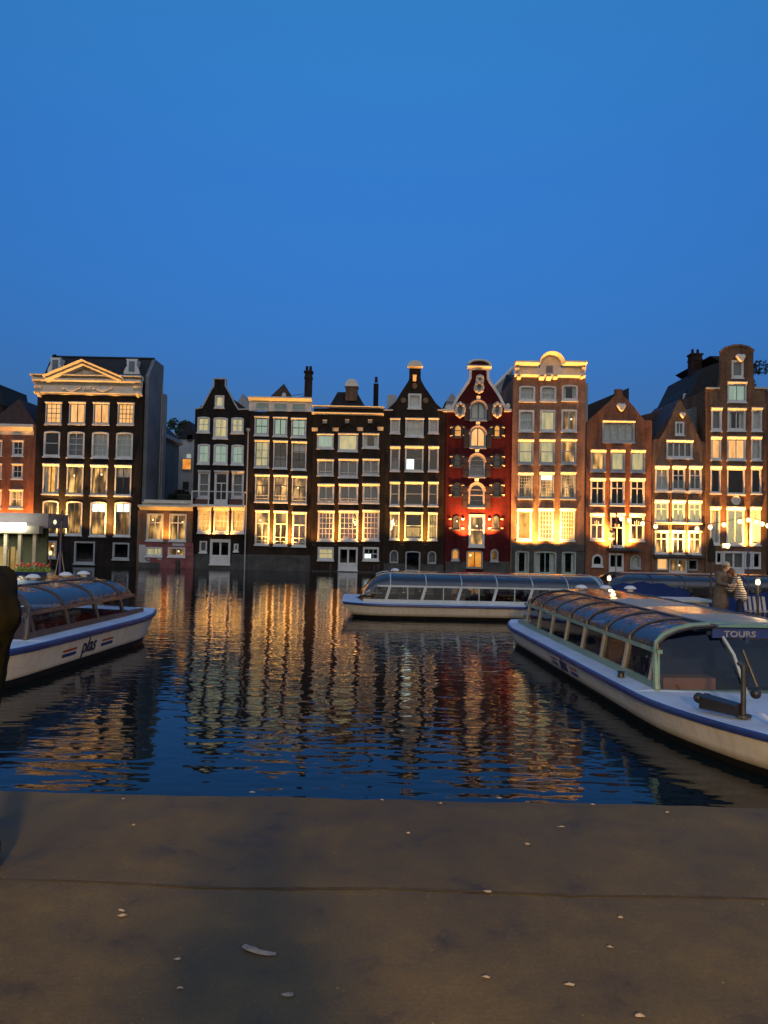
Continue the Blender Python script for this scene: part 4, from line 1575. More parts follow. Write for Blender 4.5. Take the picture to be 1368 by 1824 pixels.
Lh.wins([(953, 935, 1023, 1122), (1067, 935, 1190, 1130), (1233, 935, 1303, 1125)], fills=['D', 'D', 'D'], mun='X', fw=.08, top=.26)
Lh.wins([(950, 1215, 1018, 1475), (1063, 1217, 1185, 1480), (1228, 1217, 1298, 1480)], fills=['P', 'PL', 'P'], muns=['X', 'V', 'X'], fw=.1, top=.26)
Lh.win(1040, 1522, 1186, 1690, mun='D', fill='G', fw=.12, top=.14, door=True, name='water_door', lintel=False, sill=False, fr=WHITE)
Lh.wins([(988, 1522, 1036, 1612), (1190, 1524, 1240, 1645), (1243, 1526, 1300, 1645)], fill='D', mun='X', fw=.1, top=.12, lintel=False, sill=False)
Lh.wall()
Lh.body(Lh.pt('L', 400)[1])
Lh.trim([(1250, 135), (1215, 110), (1165, 98), (1115, 98), (1060, 113), (1028, 140)], w=.16, mat=OCHB, d=.08)
Lh.band(922, 388, 1014, 400, STONE, 'coping', d1=.1)
Lh.band(1258, 388, 1346, 400, STONE, 'coping', d1=.1)
heart(Lh, 1122, 160, 1190, 218)
p = Lh.pt(1128, 1170)
mb = MB()
mb.tube([(p[0] + .34 * math.cos(R_(t)), Lh.D - .05, p[1] + .34 * math.sin(R_(t))) for t in range(0, 361, 20)], .05, 6)
mb.prism([(p[0] + .31 * math.cos(R_(t)), p[1] + .31 * math.sin(R_(t))) for t in range(0, 360, 20)], Lh.D - .04, Lh.D + .01)
for t in (20, 80, 140):
    u, v = math.cos(R_(t)), math.sin(R_(t))
    mb.tube([(p[0] - .3 * u, Lh.D - .06, p[1] - .3 * v), (p[0] + .3 * u, Lh.D - .06, p[1] + .3 * v)], .025, 5)
mb.build('round_medallion', CREAM, Lh.root)
Lh.D = 61.4
r = Lh.rect(1033, 1470, 1083, 1500)
Lh.D = 61.9
mb = MB()
mb.box(r[0], r[1], 61.3, 61.42, r[2], r[3])
mb.build('lit_sign_box', emit('warm_sign', (1, .72, .36), .9), Lh.root)
Dl = Lh.D
Lh.D = Dl + 4
a, b = Lh.pt(905, 255), Lh.pt(1022, 212)
Lh.D = Dl
mb = MB()
zq = Lh.pt('L', 400)[1]
cxr = Lh.pt(1137, 200)[0]
mb.prism([(Lh.xl + .02, zq), (Lh.xr - .02, zq), (cxr + .5, b[1] + .5), (cxr - .5, b[1] + .5), (b[0], b[1]), (a[0] - .1, a[1])], Dl + 4, Dl + 12)
mb.build('roof', SLATE, Lh.root)
chimney(Lh, 823, 160, 896, 520, 6.0, pots=2)
mb = MB()     # lean-to roof and dark gable wall that fill the gap to the steep gable
Lh.D = Dl + 5
pts = [Lh.pt(*q) for q in ((700, 560), (760, 440), (820, 370), (925, 255), (940, 760), (700, 760))]
Lh.D = Dl
mb.prism(pts, Dl + 5.2, Dl + 11)
mb.build('rear_gable', SLATE, Lh.root)
mb = MB()
Lh.D = Dl + 2
pts = [Lh.pt(*q) for q in ((772, 548), (912, 500), (918, 760), (880, 745))]
Lh.D = Dl
mb.prism(pts, Dl + 2, Dl + 5.1)
mb.build('side_dormer', paint('lead_grey', (.12, .15, .17), .6, .3), Lh.root)
Lh.D = Dl + 5
r = Lh.rect(765, 430, 805, 520)
Lh.D = Dl
window(Lh.root, Dl + 5.0, r, mun='V', fill='D', fw=.12, top=.12, lintel=False, sill=False, name='rear_window')
Lh.pipe(1340, 420, 1660, BLACKM)
Lh.flood(1045, 1500, 378, (1, .48, .12), off=.7, top=1150)
Lh.flood(1207, 1500, 378, (1, .48, .12), off=.7, top=1150)

# ---- the next house, cut by the frame
Mh = House(4, 1348, 1700, [('R', 500), ('L', 500)], BROWNB, 'dark brown house cut by the right edge of the photo', D=62.1)
Mh.wins([(1380, 560 + 190 * j, 1450, 700 + 190 * j) for j in range(5)] + [(1500, 560 + 190 * j, 1570, 700 + 190 * j) for j in range(5)], mun='2x2', fills=['D', 'R', 'P', 'L', 'D', 'P', 'D', 'R', 'D', 'P'])
Mh.wall()
Mh.body(Mh.pt('L', 510)[1])
Mh.band(1346, 480, 1702, 510, CREAM, 'cornice', d1=.4, cove=True)
Mh.flood(1475, 1500, 100, (1, .48, .12), off=.7)

# ------------------------------------------------------------------ things behind the row
r = Ch.rect


def rear_box(x0p, x1p, ytp, Y, depth, mat, name, label, cat, ridge=None, roofm=SLATE, zb=0.5):
    a = P(x0p, ytp, Y)
    b = P(x1p, ytp, Y)
    root = thing(name, ((a.x + b.x) / 2, Y, zb), label, cat)
    mb = MB()
    mb.box(a.x, b.x, Y, Y + depth, zb, a.z)
    mb.build('wall', mat, root)
    if ridge:
        mb = MB()
        mb.prism([(a.x - .1, a.z + .003), (b.x + .1, a.z + .003), ((a.x + b.x) / 2, a.z + ridge)], Y - .1, Y + depth)
        mb.build('roof', roofm, root)
    return root, a, b


root, a, b = rear_box(319, 352, 782, 78, 8, RENDERW, 'rear_house', 'pale rendered gable house with one lit window behind the annex', 'house', ridge=1.9)
r0 = P(326, 818, 78)
r1 = P(340, 836, 78)
mb = MB()
mb.box(r0.x, r1.x, 77.9, 77.97, r1.z, r0.z)
wn_ = mb.build('window', LITO, root)
mb = MB()
ring(mb, shape(r0.x - .1, r1.x + .1, r1.z - .1, r0.z + .1), shape(r0.x, r1.x, r1.z, r0.z), 77.86, 77.99)
mb.build('frame', GREYFR, wn_)
mb = MB()
q0, q1 = P(333, 809, 78), P(340, 817, 78)
mb.box(q0.x, q1.x, 77.9, 77.99, q1.z, q0.z)
mb.build('window', emit('cool_small_window', (.7, .75, .6), .5), root)
mb = MB()
q0, q1 = P(334, 775, 78), P(343, 786, 78)
mb.box(q0.x, q1.x, 77.9, 77.99, q1.z, q0.z)
q0, q1 = P(326, 858, 78), P(336, 872, 78)
mb.box(q0.x, q1.x, 77.9, 77.99, q1.z, q0.z)
mb.build('window', DKSASH, root)
# receding grey-green block behind the mansion
Y = 74.5
a, b = P(276, 770, Y), P(290, 785, Y)
root = thing('rear_warehouse', (a.x, Y, .5), 'dark grey warehouse receding behind the black mansion', 'warehouse')
mb = MB()
pa, pb = P(281, 768, 68), P(314, 792, 74)
za, zb_ = pa.z, pa.z
mb.add([(pa.x, 68, .5), (pb.x, 75, .5), (pb.x - 6, 75, .5), (pa.x - 6, 68, .5), (pa.x, 68, za), (pb.x, 75, za), (pb.x - 6, 75, za), (pa.x - 6, 68, za)],
       [(0, 1, 5, 4), (1, 2, 6, 5), (2, 3, 7, 6), (3, 0, 4, 7), (4, 5, 6, 7), (0, 3, 2, 1)])
mb.build('wall', paint('grey_green_render', (.13, .155, .16), .8, .3, .5), root)
mb = MB()
mb.add([(pa.x + .2, 67.9, za + .01), (pb.x + .2, 75, za + .01), (pb.x - 6.2, 75, za + .01), (pa.x - 6.2, 67.9, za + .01), (pa.x - 1.6, 67.9, za + 1.7), (pb.x - 1.6, 75, za + 1.7)],
       [(0, 1, 5, 4), (2, 3, 4, 5), (3, 0, 4), (1, 2, 5), (0, 3, 2, 1)])
mb.build('roof', SLATE, root)
mb = MB()
mb.add([(pa.x + .35, 67.95, za - .35), (pb.x + .35, 75, za - .35), (pb.x + .02, 75, za - .5), (pa.x + .02, 67.95, za - .5), (pa.x + .35, 67.95, za - .02), (pb.x + .35, 75, za - .02), (pb.x + .02, 75, za - .02), (pa.x + .02, 67.95, za - .02)],
       [(0, 1, 5, 4), (1, 2, 6, 5), (2, 3, 7, 6), (3, 0, 4, 7), (4, 5, 6, 7), (0, 3, 2, 1)])
mb.build('gutter', GREYFR, root)
rear_box(275, 330, 770, 110, 10, RENDERW, 'distant_house', 'distant pale flat-roofed house beyond the gap', 'house')
# hazy gable between the neck gable and white attic
Y = 75
root, a, b = rear_box(418, 446, 728, Y, 6, RENDER, 'rear_gable_house', 'small pale gable showing behind the two dark houses', 'house', ridge=1.5, roofm=RENDER)
# pale stepped roofs either side of the red house and beside the tan house
root, a, b = rear_box(795, 815, 716, 74, 5, RENDER, 'rear_gable_house', 'pale roof block peeping out left of the red gable', 'house', ridge=.9, roofm=RENDER)
a0, b0, c0, d0 = P(880, 690, 70), P(914, 655, 70), P(914, 740, 70), P(882, 725, 70)
root = thing('rear_gable_house', (b0.x, 70, .5), 'pale sloping side gable against the left of the tan house', 'house')
mb = MB()
mb.prism([(a0.x, a0.z), (d0.x, .5), (b0.x, .5), (b0.x, b0.z)], 70, 76)
mb.build('wall', RENDER, root)
mb = MB()
mb.tube([(a0.x, 69.9, a0.z), (b0.x, 69.9, b0.z)], .18, 6)
mb.build('coping', WHITE, root)
root, a, b = rear_box(-8, 5, 722, 80, 6, CHIM, 'rear_tower', 'dark pointed roof at the far left edge', 'house', ridge=2.2)


def tree(x, y, z0, H, cr, cz, label, leaves=1800, seed=1, col=(.035, .06, .03), flat=.8):
    rnd = random.Random(seed)
    root = thing('tree', (x, y, z0), label, 'tree')
    mb = MB()
    mb.tube([(x, y, z0), (x + .1, y, z0 + H * .4), (x - .05, y, z0 + H * .75), (x, y, z0 + H)], [.28, .22, .13, .04], 8)
    for i in range(9):
        a = rnd.uniform(0, 6.28)
        h = z0 + H * rnd.uniform(.45, .85)
        L = cr * rnd.uniform(.5, .95)
        mb.tube([(x, y, h), (x + L * .5 * math.cos(a), y + L * .5 * math.sin(a), h + L * .4), (x + L * math.cos(a), y + L * math.sin(a), h + L * .6)], [.09, .05, .02], 5)
    mb.build('trunk', paint('bark', (.05, .035, .025), .9, .4, 4), root)
    m, n, l, b = newmat('foliage')
    l.new(ramp(n, l, nz(n, l, 1.3, 4), [(.3, tuple(c * .6 for c in col)), (.7, tuple(c * 1.6 for c in col))]), b.inputs['Base Color'])
    b.inputs['Roughness'].default_value = .8
    mb = MB()
    cl = [(rnd.gauss(0, .45) * cr, rnd.gauss(0, .45) * cr, rnd.gauss(0, .4) * cr * flat, rnd.uniform(.25, .5) * cr) for _ in range(16)]
    for i in range(leaves):
        c = rnd.choice(cl)
        d = Vector((rnd.gauss(0, 1), rnd.gauss(0, 1), rnd.gauss(0, 1))).normalized() * c[3] * rnd.uniform(.5, 1) ** .5
        p = Vector((x + c[0], y + c[1], cz + c[2])) + d
        u = Vector((rnd.gauss(0, 1), rnd.gauss(0, 1), rnd.gauss(0, 1))).normalized()
        w = u.cross(Vector((rnd.gauss(0, 1), rnd.gauss(0, 1), rnd.gauss(0, 1)))).normalized()
        s_ = rnd.uniform(.1, .2)
        mb.add([p - u * s_, p + w * s_ * .6, p + u * s_, p - w * s_ * .6], [(0, 1, 2, 3)])
    mb.build('crown', m, root, recalc=False)
    return root


p = P(318, 765, 100)
tree(p.x, 100, .5, p.z - .5, 1.3, p.z + .2, 'small dusky tree above the roofs beyond the annex', 1200, 3)
p = P(1362, 668, 68)
tree(p.x + .8, 76, .5, p.z + 1, 2.0, p.z + .8, 'dark leafy tree behind the bell gable at the right edge', 2600, 5, (.02, .035, .022))
p = P(322, 885, 69)
tree(p.x, 69.5, .5, p.z, 1.1, p.z - .2, 'dark shrubby tree on the terrace behind the annex', 1500, 6, (.02, .03, .02), .5)

# mooring piles in front of the houses
for i, (x, yt, Y, lab) in enumerate(((317, 998, 60.6, 'stout dark mooring pile in front of the pink annex'), (589, 1005, 61.2, 'short mooring pile by the white water door of the flat-topped house'),
                                     (667, 1008, 61.2, 'thin mooring pile right of the flat-topped house door'), (674, 1006, 61.1, 'dark mooring pile just left of the neck-gable house'))):
    p = P(x, yt, Y)
    mb = MB()
    r_ = .2 if i == 0 else .12
    mb.lathe((p.x, Y, 0), [(0, -1), (r_, -1), (r_, p.z - .08), (r_ * .8, p.z), (0, p.z + .03)], 12)
    o = mb.build('mooring_pile', paint('tarred_wood', (.03, .025, .02), .8, .4, 5), smooth=True)
    tag(o, lab, 'mooring post', 'mooring piles before the houses')
#@@PART2@@

# ------------------------------------------------------------------ glass-roofed tour boats
HULLW = paint('hull_white', (0.55, 0.52, 0.46), 0.45, 0.14, 1.2)
def grimy_hull():
    m, n, l, b = newmat('hull_white_worn')
    c = n.new('ShaderNodeTexCoord')
    sp = n.new('ShaderNodeSeparateXYZ')
    l.new(c.outputs['Object'], sp.inputs[0])
    base = ramp(n, l, nz(n, l, 1.2, 6), [(.3, (.50, .48, .44)), (.7, (.58, .56, .52))])
    streak = ramp(n, l, nz(n, l, 1.0, 5, stretch=(9, 9, .5)), [(.36, (.88, .86, .82)), (.55, (1, 1, 1))])
    scuff = ramp(n, l, nz(n, l, 1.0, 7, stretch=(1.3, 1.3, 14), rough=.75), [(.33, (.6, .58, .55)), (.38, (1, 1, 1))])
    tide = n.new('ShaderNodeMapRange')           # scum line just above the water
    tide.inputs['From Min'].default_value = .12
    tide.inputs['From Max'].default_value = .22
    l.new(sp.outputs['Z'], tide.inputs['Value'])
    td = ramp(n, l, tide.outputs[0], [(0.0, (.42, .38, .27)), (1.0, (1, 1, 1))])
    col = mixc(n, l, 1.0, base, streak, 'MULTIPLY')
    col = mixc(n, l, .7, col, scuff, 'MULTIPLY')
    col = mixc(n, l, 1.0, col, td, 'MULTIPLY')
    l.new(col, b.inputs['Base Color'])
    b.inputs['Roughness'].default_value = .5
    bump(n, l, b, nz(n, l, 2.0, 4, stretch=(1, 1, 2)), .25, .02)
    return m


HULLW = grimy_hull()
BOOT = paint('hull_black', (0.010, 0.010, 0.010), 0.5, 0.4, 2)
NAVY = paint('rub_rail_blue', (0.018, 0.035, 0.15), 0.4, 0.3, 3)
DECKB = paint('pale_blue_deck', (0.44, 0.54, 0.66), 0.5, 0.2, 1.5)
PALEB = paint('pale_blue_frame', (0.34, 0.42, 0.46), 0.45, 0.2, 2)
TEAL = paint('teal_roof', (0.13, 0.25, 0.24), 0.35, 0.3, 2)
SAGE = paint('sage_green_frame', (0.16, 0.27, 0.21), 0.4, 0.25, 2)
DKFR = paint('dark_boat_frame', (0.05, 0.045, 0.045), 0.4, 0.3, 3)
SANDFR = paint('sand_mullion', (0.40, 0.36, 0.28), 0.45, 0.2, 3)
ROOFG = glass('tinted_roof_glass', (0.15, 0.16, 0.19), 0.10, 0.09, 0.75, 0.6, (.68, .62, .58, 1))
SIDEG = glass('boat_side_glass', (0.62, 0.68, 0.72), 0.05, 0.02, gcol=(.55, .6, .7, 1))
SEATM = cloth('maroon_seat', (0.10, 0.02, 0.025), .8, 20)
SEATB = cloth('blue_seat', (0.02, 0.04, 0.10), .8, 20)
WOOD = paint('cabin_wood', (0.30, 0.12, 0.05), 0.4, 0.3, 3)
VENTW = paint('roof_vent_white', (0.6, 0.62, 0.66), 0.35, 0.1, 4)
FLOORB = paint('boat_floor', (0.025, 0.022, 0.02), 0.7, 0.4, 3)


def text_mesh(body, size, mat, parent, origin, right, up, bold=0.0, align='CENTER', xs=1.0):
    cu = bpy.data.curves.new('lettering', 'FONT')
    cu.body = body
    cu.size = size
    cu.offset = bold
    cu.extrude = 0.002
    cu.align_x = align
    cu.resolution_u = 3
    tmp = bpy.data.objects.new('tmp', cu)
    COL.objects.link(tmp)
    dg = bpy.context.evaluated_depsgraph_get()
    me = bpy.data.meshes.new_from_object(tmp.evaluated_get(dg))
    bpy.data.objects.remove(tmp)
    right, up = Vector(right).normalized(), Vector(up).normalized()
    n = right.cross(up)
    for v in me.vertices:
        v.co = Vector(origin) + right * v.co.x * xs + up * v.co.y + n * v.co.z
    me.materials.clear()
    me.materials.append(mat)
    me.name = 'lettering'
    o = bpy.data.objects.new('lettering', me)
    COL.objects.link(o)
    o.parent = parent
    return o


def tour_boat(label, stern, heading_pt, L, cab_end, B=4.2, zs=1.0, frame=PALEB, mull=PALEB, side=-1, text_u=None, strip=None, vents=(), header=PALEB,
              front=True, name_text=None, hz=1.0, seats=SEATM, group='glass-roofed tour boats', pitch=1.2, mark_scale=1.0):
    sx, sy = stern
    hx, hy = heading_pt
    rz = math.atan2(hy - sy, hx - sx)
    root = thing('tour_boat', (sx, sy, 0), label, 'tour boat', group, rz)
    H = B / 2

    def hb(u):
        if u < 1.6:
            t = 1 - u / 1.6
            return H * (1 - .16 * t * t)
        if u > L - 5.5:
            t = (u - (L - 5.5)) / 5.5
            return max(H * (1 - t ** 1.7), .05)
        return H

    def sheer(u):
        t = max(0, (u - (L - 7)) / 7)
        s = max(0, 1 - u / 2)
        return .14 * t * t + .05 * s * s
    us = [0, .2, .5, 1, 1.6] + [1.6 + (L - 5.5 - 1.6) * i / 10 for i in range(1, 11)] + [L - 5.5 + 5.5 * i / 14 for i in range(1, 15)]

    def xoff(u, z):              # raked stem and counter
        a = max(0, 1 - u / 1.6)
        b = max(0, (u - (L - 3.5)) / 3.5)
        return u + a * (.52 - z) * .9 - b * (.52 - z) * 1.1

    def skin(levels, name, mat, close_top=False):
        mb = MB()
        for sd in (-1, 1):
            k = len(mb.v)
            for u in us:
                for (ins, z, sh) in levels:
                    zz = (z + (sheer(u) if sh else 0)) * hz
                    mb.v.append((xoff(u, z), sd * max(hb(u) - ins, .02), zz))
            m = len(levels)
            for i in range(len(us) - 1):
                for j in range(m - 1):
                    a = k + i * m + j
                    mb.f.append((a, a + m, a + m + 1, a + 1))
        m = len(levels)
        n2 = len(us) * m
        for j in range(m - 1):   # transom and stem
            mb.f.append((j, j + 1, n2 + j + 1, n2 + j))
            e = (len(us) - 1) * m
            mb.f.append((e + j, e + j + 1, n2 + e + j + 1, n2 + e + j))
        o = mb.build(name, mat, root, local=True, smooth=True)
        return o
    skin([(.5, -.3, 0), (.2, -.02, 0), (.135, .11, 0)], 'hull_bottom', BOOT)
    hull = skin([(.13, .11, 0), (.075, .27, 0), (.02, .425, 1)], 'hull', HULLW)
    skin([(.02, .42, 1), (-.03, .435, 1), (-.04, .465, 1), (-.03, .50, 1), (.02, .515, 1)], 'rub_rail', NAVY)
    # deck with the cabin well cut out
    ua, ub = .75, cab_end
    cw = lambda u: max(min(hb(u), H) - .36, .1)
    mb = MB()
    du = sorted(set(us + [ua, ub]))
    for sd in (-1, 1):
        k = len(mb.v)
        for u in du:
            zz = (.515 + sheer(u)) * hz
            inner = cw(u) if ua <= u <= ub else 0.0
            mb.v.append((xoff(u, .515), sd * (hb(u) - .018), zz))
            mb.v.append((xoff(u, .515), sd * inner, zz + .03))
        for i in range(len(du) - 1):
            a = k + 2 * i
            mb.f.append((a, a + 2, a + 3, a + 1))
    mb.build('deck', DECKB, root, local=True, recalc=True)
    # cabin
    zsill, zhead, zb, zt = .515 * hz + .145, 1.09 * zs, 1.15 * zs, 1.55 * zs
    zlo_ = .515 * hz + .03
    for sd in (-1, 1):
        c = sd * cw(5)
        mb = MB()
        mb.hexa([(ua, c - .0, zlo_ - .02), (ub, c, zlo_ - .02), (ub, c - sd * .06, zlo_ - .02), (ua, c - sd * .06, zlo_ - .02)],
                [(ua, c - sd * .012, zsill), (ub, c - sd * .012, zsill), (ub, c - sd * .07, zsill), (ua, c - sd * .07, zsill)])
        mb.build('coaming', header, root, local=True)
    c0 = cw(5)
    nose = .9
    for sd in (-1, 1):
        mb = MB()
        a, b = ua + nose * .55, ub - .02
        y0, y1 = sd * (c0 - .045), sd * (c0 - .13)
        mb.hexa([(a, y0, zhead), (b, y0, zhead), (b, y1, zhead), (a, y1, zhead)], [(a, y0 - sd * .01, zb), (b, y0 - sd * .01, zb), (b, y1, zb), (a, y1, zb)])
        mb.build('window_header', header, root, local=True)
        n = int((ub - ua - nose) / pitch)
        for i in range(n + 1):
            u = ub - .12 - i * pitch if side * 0 == 0 else 0
            if u < ua + .5:
                break
            mb = MB()
            lean = .13
            for (uu, w, dd) in ((u, .05, 0),):
                mb.hexa([(uu - w - lean, sd * (c0 - .010), zsill - .01), (uu + w - lean, sd * (c0 - .010), zsill - .01), (uu + w - lean, sd * (c0 - .08), zsill - .01), (uu - w - lean, sd * (c0 - .08), zsill - .01)],
                        [(uu - w, sd * (c0 - .040), zhead + .01), (uu + w, sd * (c0 - .040), zhead + .01), (uu + w, sd * (c0 - .11), zhead + .01), (uu - w, sd * (c0 - .11), zhead + .01)])
            mb.build('window_mullion', mull, root, local=True)
            if u - pitch / 2 > ua + .8 and mull is PALEB:
                mb = MB()
                uu = u - pitch / 2
                mb.hexa([(uu - .015, sd * (c0 - .02), zsill), (uu + .015, sd * (c0 - .02), zsill), (uu + .015, sd * (c0 - .05), zsill), (uu - .015, sd * (c0 - .05), zsill)],
                        [(uu - .015, sd * (c0 - .05), zhead), (uu + .015, sd * (c0 - .05), zhead), (uu + .015, sd * (c0 - .08), zhead), (uu - .015, sd * (c0 - .08), zhead)])
                mb.build('window_bar', mull, root, local=True)
        mb = MB()
        mb.add([(ua + .35, sd * (c0 - .03), zsill), (ub - .03, sd * (c0 - .03), zsill), (ub - .03, sd * (c0 - .065), zhead), (ua + .6, sd * (c0 - .065), zhead)], [(0, 1, 2, 3)])
        mb.build('side_glass', SIDEG, root, local=True, recalc=False)
    # roof: arcs of glass each side of a centre strip; aft end closes in a rounded nose

    def sec(u):
        t = min(1, max(0, (u - ua) / nose))
        k = math.sqrt(max(0, 1 - (1 - t) ** 2))
        kw = .80 + .20 * math.sqrt(max(0, 1 - (1 - t) ** 2))
        pts = []
        for a in (0, 15, 32, 50, 68, 90):
            y = c0 * .42 + (c0 * .58 - .085) * math.cos(R_(a))
            z = zb + (zt - .03 - zb) * math.sin(R_(a))
            pts.append((y * kw, zsill + (z - zsill) * k))
        return pts
    ru = [ua + nose * (1 - math.cos(R_(a))) for a in range(0, 91, 15)]
    ru = [ua + .001] + ru[1:]
    n = int((ub - .05 - ru[-1]) / 1.0)
    ru += [ru[-1] + (ub - .05 - ru[-1]) * i / max(n, 1) for i in range(1, n + 1)]
    for sd in (-1, 1):
        mb = MB()
        for u in ru:
            for y, z in sec(u):
                mb.v.append((u, sd * y, z))
        for i in range(len(ru) - 1):
            for j in range(5):
                a = i * 6 + j
                mb.f.append((a, a + 6, a + 7, a + 1))
        mb.build('roof_glass', ROOFG, root, local=True, smooth=True)
    # aft nose glass below the header line
    mb = MB()
    ys = [-c0 + .05 + (2 * c0 - .1) * i / 8 for i in range(9)]
    for u, z, kk in ((ua + .02, zsill, .80), (ua + .10, zsill + (zb - zsill) * .55, .84), (ua + .28, zb - .05, .90)):
        for y in ys:
            mb.v.append((u - .16 * (1 - (y / c0) ** 2), y * kk, z))
    for j in range(2):
        for i in range(8):
            a = j * 9 + i
            mb.f.append((a, a + 1, a + 10, a + 9))
    mb.build('aft_glass', SIDEG, root, local=True, smooth=True)
    smat = strip or [(0, 1, ROOFG)]
    span0, span1 = ua + nose, ub - .06
    for (t0, t1, m_) in smat:
        mb = MB()
        a, b = span0 + (span1 - span0) * t0, span0 + (span1 - span0) * t1
        w_ = c0 * .42
        mb.prof([(-w_, zt - .04), (w_, zt - .04), (w_, zt - .015), (w_ * .5, zt + .015), (-w_ * .5, zt + .015), (-w_, zt - .015)], a + .01, b - .01)
        mb.build('roof_strip', m_, root, local=True)
    for sd in (-1, 1):
        mb = MB()
        mb.tube([(u, sd * sec(u)[5][0], sec(u)[5][1] + .01) for u in ru if u > ua + .3], .025, 6)
        mb.build('roof_rail', frame, root, local=True)
    i = 0
    u = ub - .1
    while u > ua + nose * .9:
        for sd in (-1, 1):
            mb = MB()
            mb.tube([(u, sd * (y + .008), z + .008) for y, z in sec(u)], .024, 5)
            mb.build('roof_rib', frame, root, local=True)
        u -= pitch
    for (vu, vy) in vents:
        mb = MB()
        mb.lathe((vu, vy, zt + .0), [(0, -.02), (.08, -.02), (.08, .04), (.15, .045), (.16, .06), (.13, .10), (.07, .13), (0, .138)], 16)
        mb.build('roof_vent', VENTW, root, local=True, smooth=True)
    # inside
    mb = MB()
    mb.box(ua + .2, ub - .1, -c0 + .1, c0 - .1, .02, .06)
    mb.build('cabin_floor', FLOORB, root, local=True)
    mb = MB()
    for sd in (-1, 1):
        mb.box(ua + .3, ub - .1, sd * (c0 - .09) - .015, sd * (c0 - .09) + .015, .065, .60 * zs)
    mb.build('cabin_lining', paint('cabin_lining', (.035, .03, .028), .6, .3, 2), root, local=True)
    u = ua + 1.4
    k = 0
    while u < ub - 1.6:
        for sd in (-1, 1):
            for dx in (-.42, .42):
                mb = MB()
                mb.box(u + dx - .2, u + dx + .2, sd * .42, sd * (c0 - .16), .38, .45)
                s_ = 1 if dx > 0 else -1
                mb.hexa([(u + dx + s_ * .14, sd * .42, .452), (u + dx + s_ * .2, sd * .42, .452), (u + dx + s_ * .2, sd * (c0 - .16), .452), (u + dx + s_ * .14, sd * (c0 - .16), .452)],
                        [(u + dx + s_ * .2, sd * .42, .86), (u + dx + s_ * .26, sd * .42, .86), (u + dx + s_ * .26, sd * (c0 - .16), .86), (u + dx + s_ * .2, sd * (c0 - .16), .86)])
                mb.box(u + dx - .03, u + dx + .03, sd * .9 - .03, sd * .9 + .03, .062, .379)
                mb.build('bench_seat', seats, root, local=True)
            mb = MB()
            mb.box(u - .17, u + .17, sd * .5, sd * (c0 - .16), .66, .69)
            mb.box(u - .03, u + .03, sd * .95 - .03, sd * .95 + .03, .062, .659)
            mb.build('cabin_table', paint('table_top', (.12, .10, .08), .4, .2, 3), root, local=True)
        u += 2.0
        k += 1
    if front:
        # forward end: framed windscreen of three lights
        ut, ubm = ub - .28, ub + .03
        mb = MB()
        arch = [(ubm, -c0 + .03, .55 * zs)]
        ss = sec(ub - .1)
        full = [(-y, z) for y, z in ss] + [(y, z) for y, z in ss[::-1]]
        zlo, zhi = zlo_, zt

        def fx(z):
            return ubm + (ut - ubm) * (z - zlo) / (zhi - zlo)
        pts = [(fx(zlo), -c0 + .03, zlo), (fx(zsill), -c0 + .03, zsill)] + [(fx(z), y, z) for y, z in full] + [(fx(zsill), c0 - .03, zsill), (fx(zlo), c0 - .03, zlo)]
        mb.tube(pts, .055, 8)
        fr_ = mb.build('windscreen_frame', header, root, local=True, smooth=True)
        mb = MB()
        mb.tube([(fx(zlo) + .25, -.42, zlo), (fx(1.1 * zs) + .17, -.50, 1.1 * zs), (fx(1.45 * zs) + .05, -.66, 1.5 * zs)], .024, 8)
        mb.build('windscreen_post', PALEB, root, local=True, smooth=True)
        mb = MB()
        mb.tube([(fx(zlo) + .25, .42, zlo), (fx(1.1 * zs) + .17, .50, 1.1 * zs), (fx(1.45 * zs) + .05, .66, 1.5 * zs)], .024, 8)
        mb.build('windscreen_post', PALEB, root, local=True, smooth=True)
        for sd in (-1, 1):
            mb = MB()
            q = [(fx(zlo), sd * (c0 - .05), zlo), (fx(zb), sd * (c0 - .1), zb)]
            q += [(fx(z), sd * (y - .02), z) for y, z in ss[1:4]]
            q += [(fx(1.5 * zs) + .03, sd * .66, 1.48 * zs), (fx(1.1 * zs) + .15, sd * .5, 1.1 * zs), (fx(zlo) + .22, sd * .42, zlo)]
            mb.add(q, [tuple(range(len(q)))])
            mb.build('windscreen', SIDEG, root, local=True, recalc=True)
        mb = MB()
        mb.add([(fx(zlo) + .24, -.42, zlo), (fx(zlo) + .24, .42, zlo), (fx(1.1 * zs) + .17, .5, 1.1 * zs), (fx(1.3 * zs) + .1, .6, 1.32 * zs), (fx(1.3 * zs) + .1, -.6, 1.32 * zs), (fx(1.1 * zs) + .17, -.5, 1.1 * zs)], [(0, 1, 2, 3, 4, 5)])
        mb.build('windscreen', SIDEG, root, local=True, recalc=True)
        mb = MB()
        xa = fx(1.42 * zs) + .1
        mb.box(xa, xa + .04, -.78, .78, 1.34 * zs, 1.49 * zs)
        sb = mb.build('sign_board', NAVY, root, local=True)
        if name_text:
            text_mesh(name_text[0], .13, paint('faded_white', (.22, .23, .27), .6, .3, 9), sb, (xa + .046, -.60, 1.36 * zs), (0, 1, 0), (0, 0, 1), .003, 'LEFT', 1.25)
        mb = MB()
        mb.box(ub - .5, ub - .15, -c0 + .2, -.7, .30, .70 * zs)
        mb.build('helm_console', WOOD, root, local=True)
        # closed bulkhead under the windscreen
        mb = MB()
        mb.box(ub - .06, ub - .01, -c0 + .1, c0 - .1, .05, zlo_ - .005)
        mb.build('bulkhead', header, root, local=True)
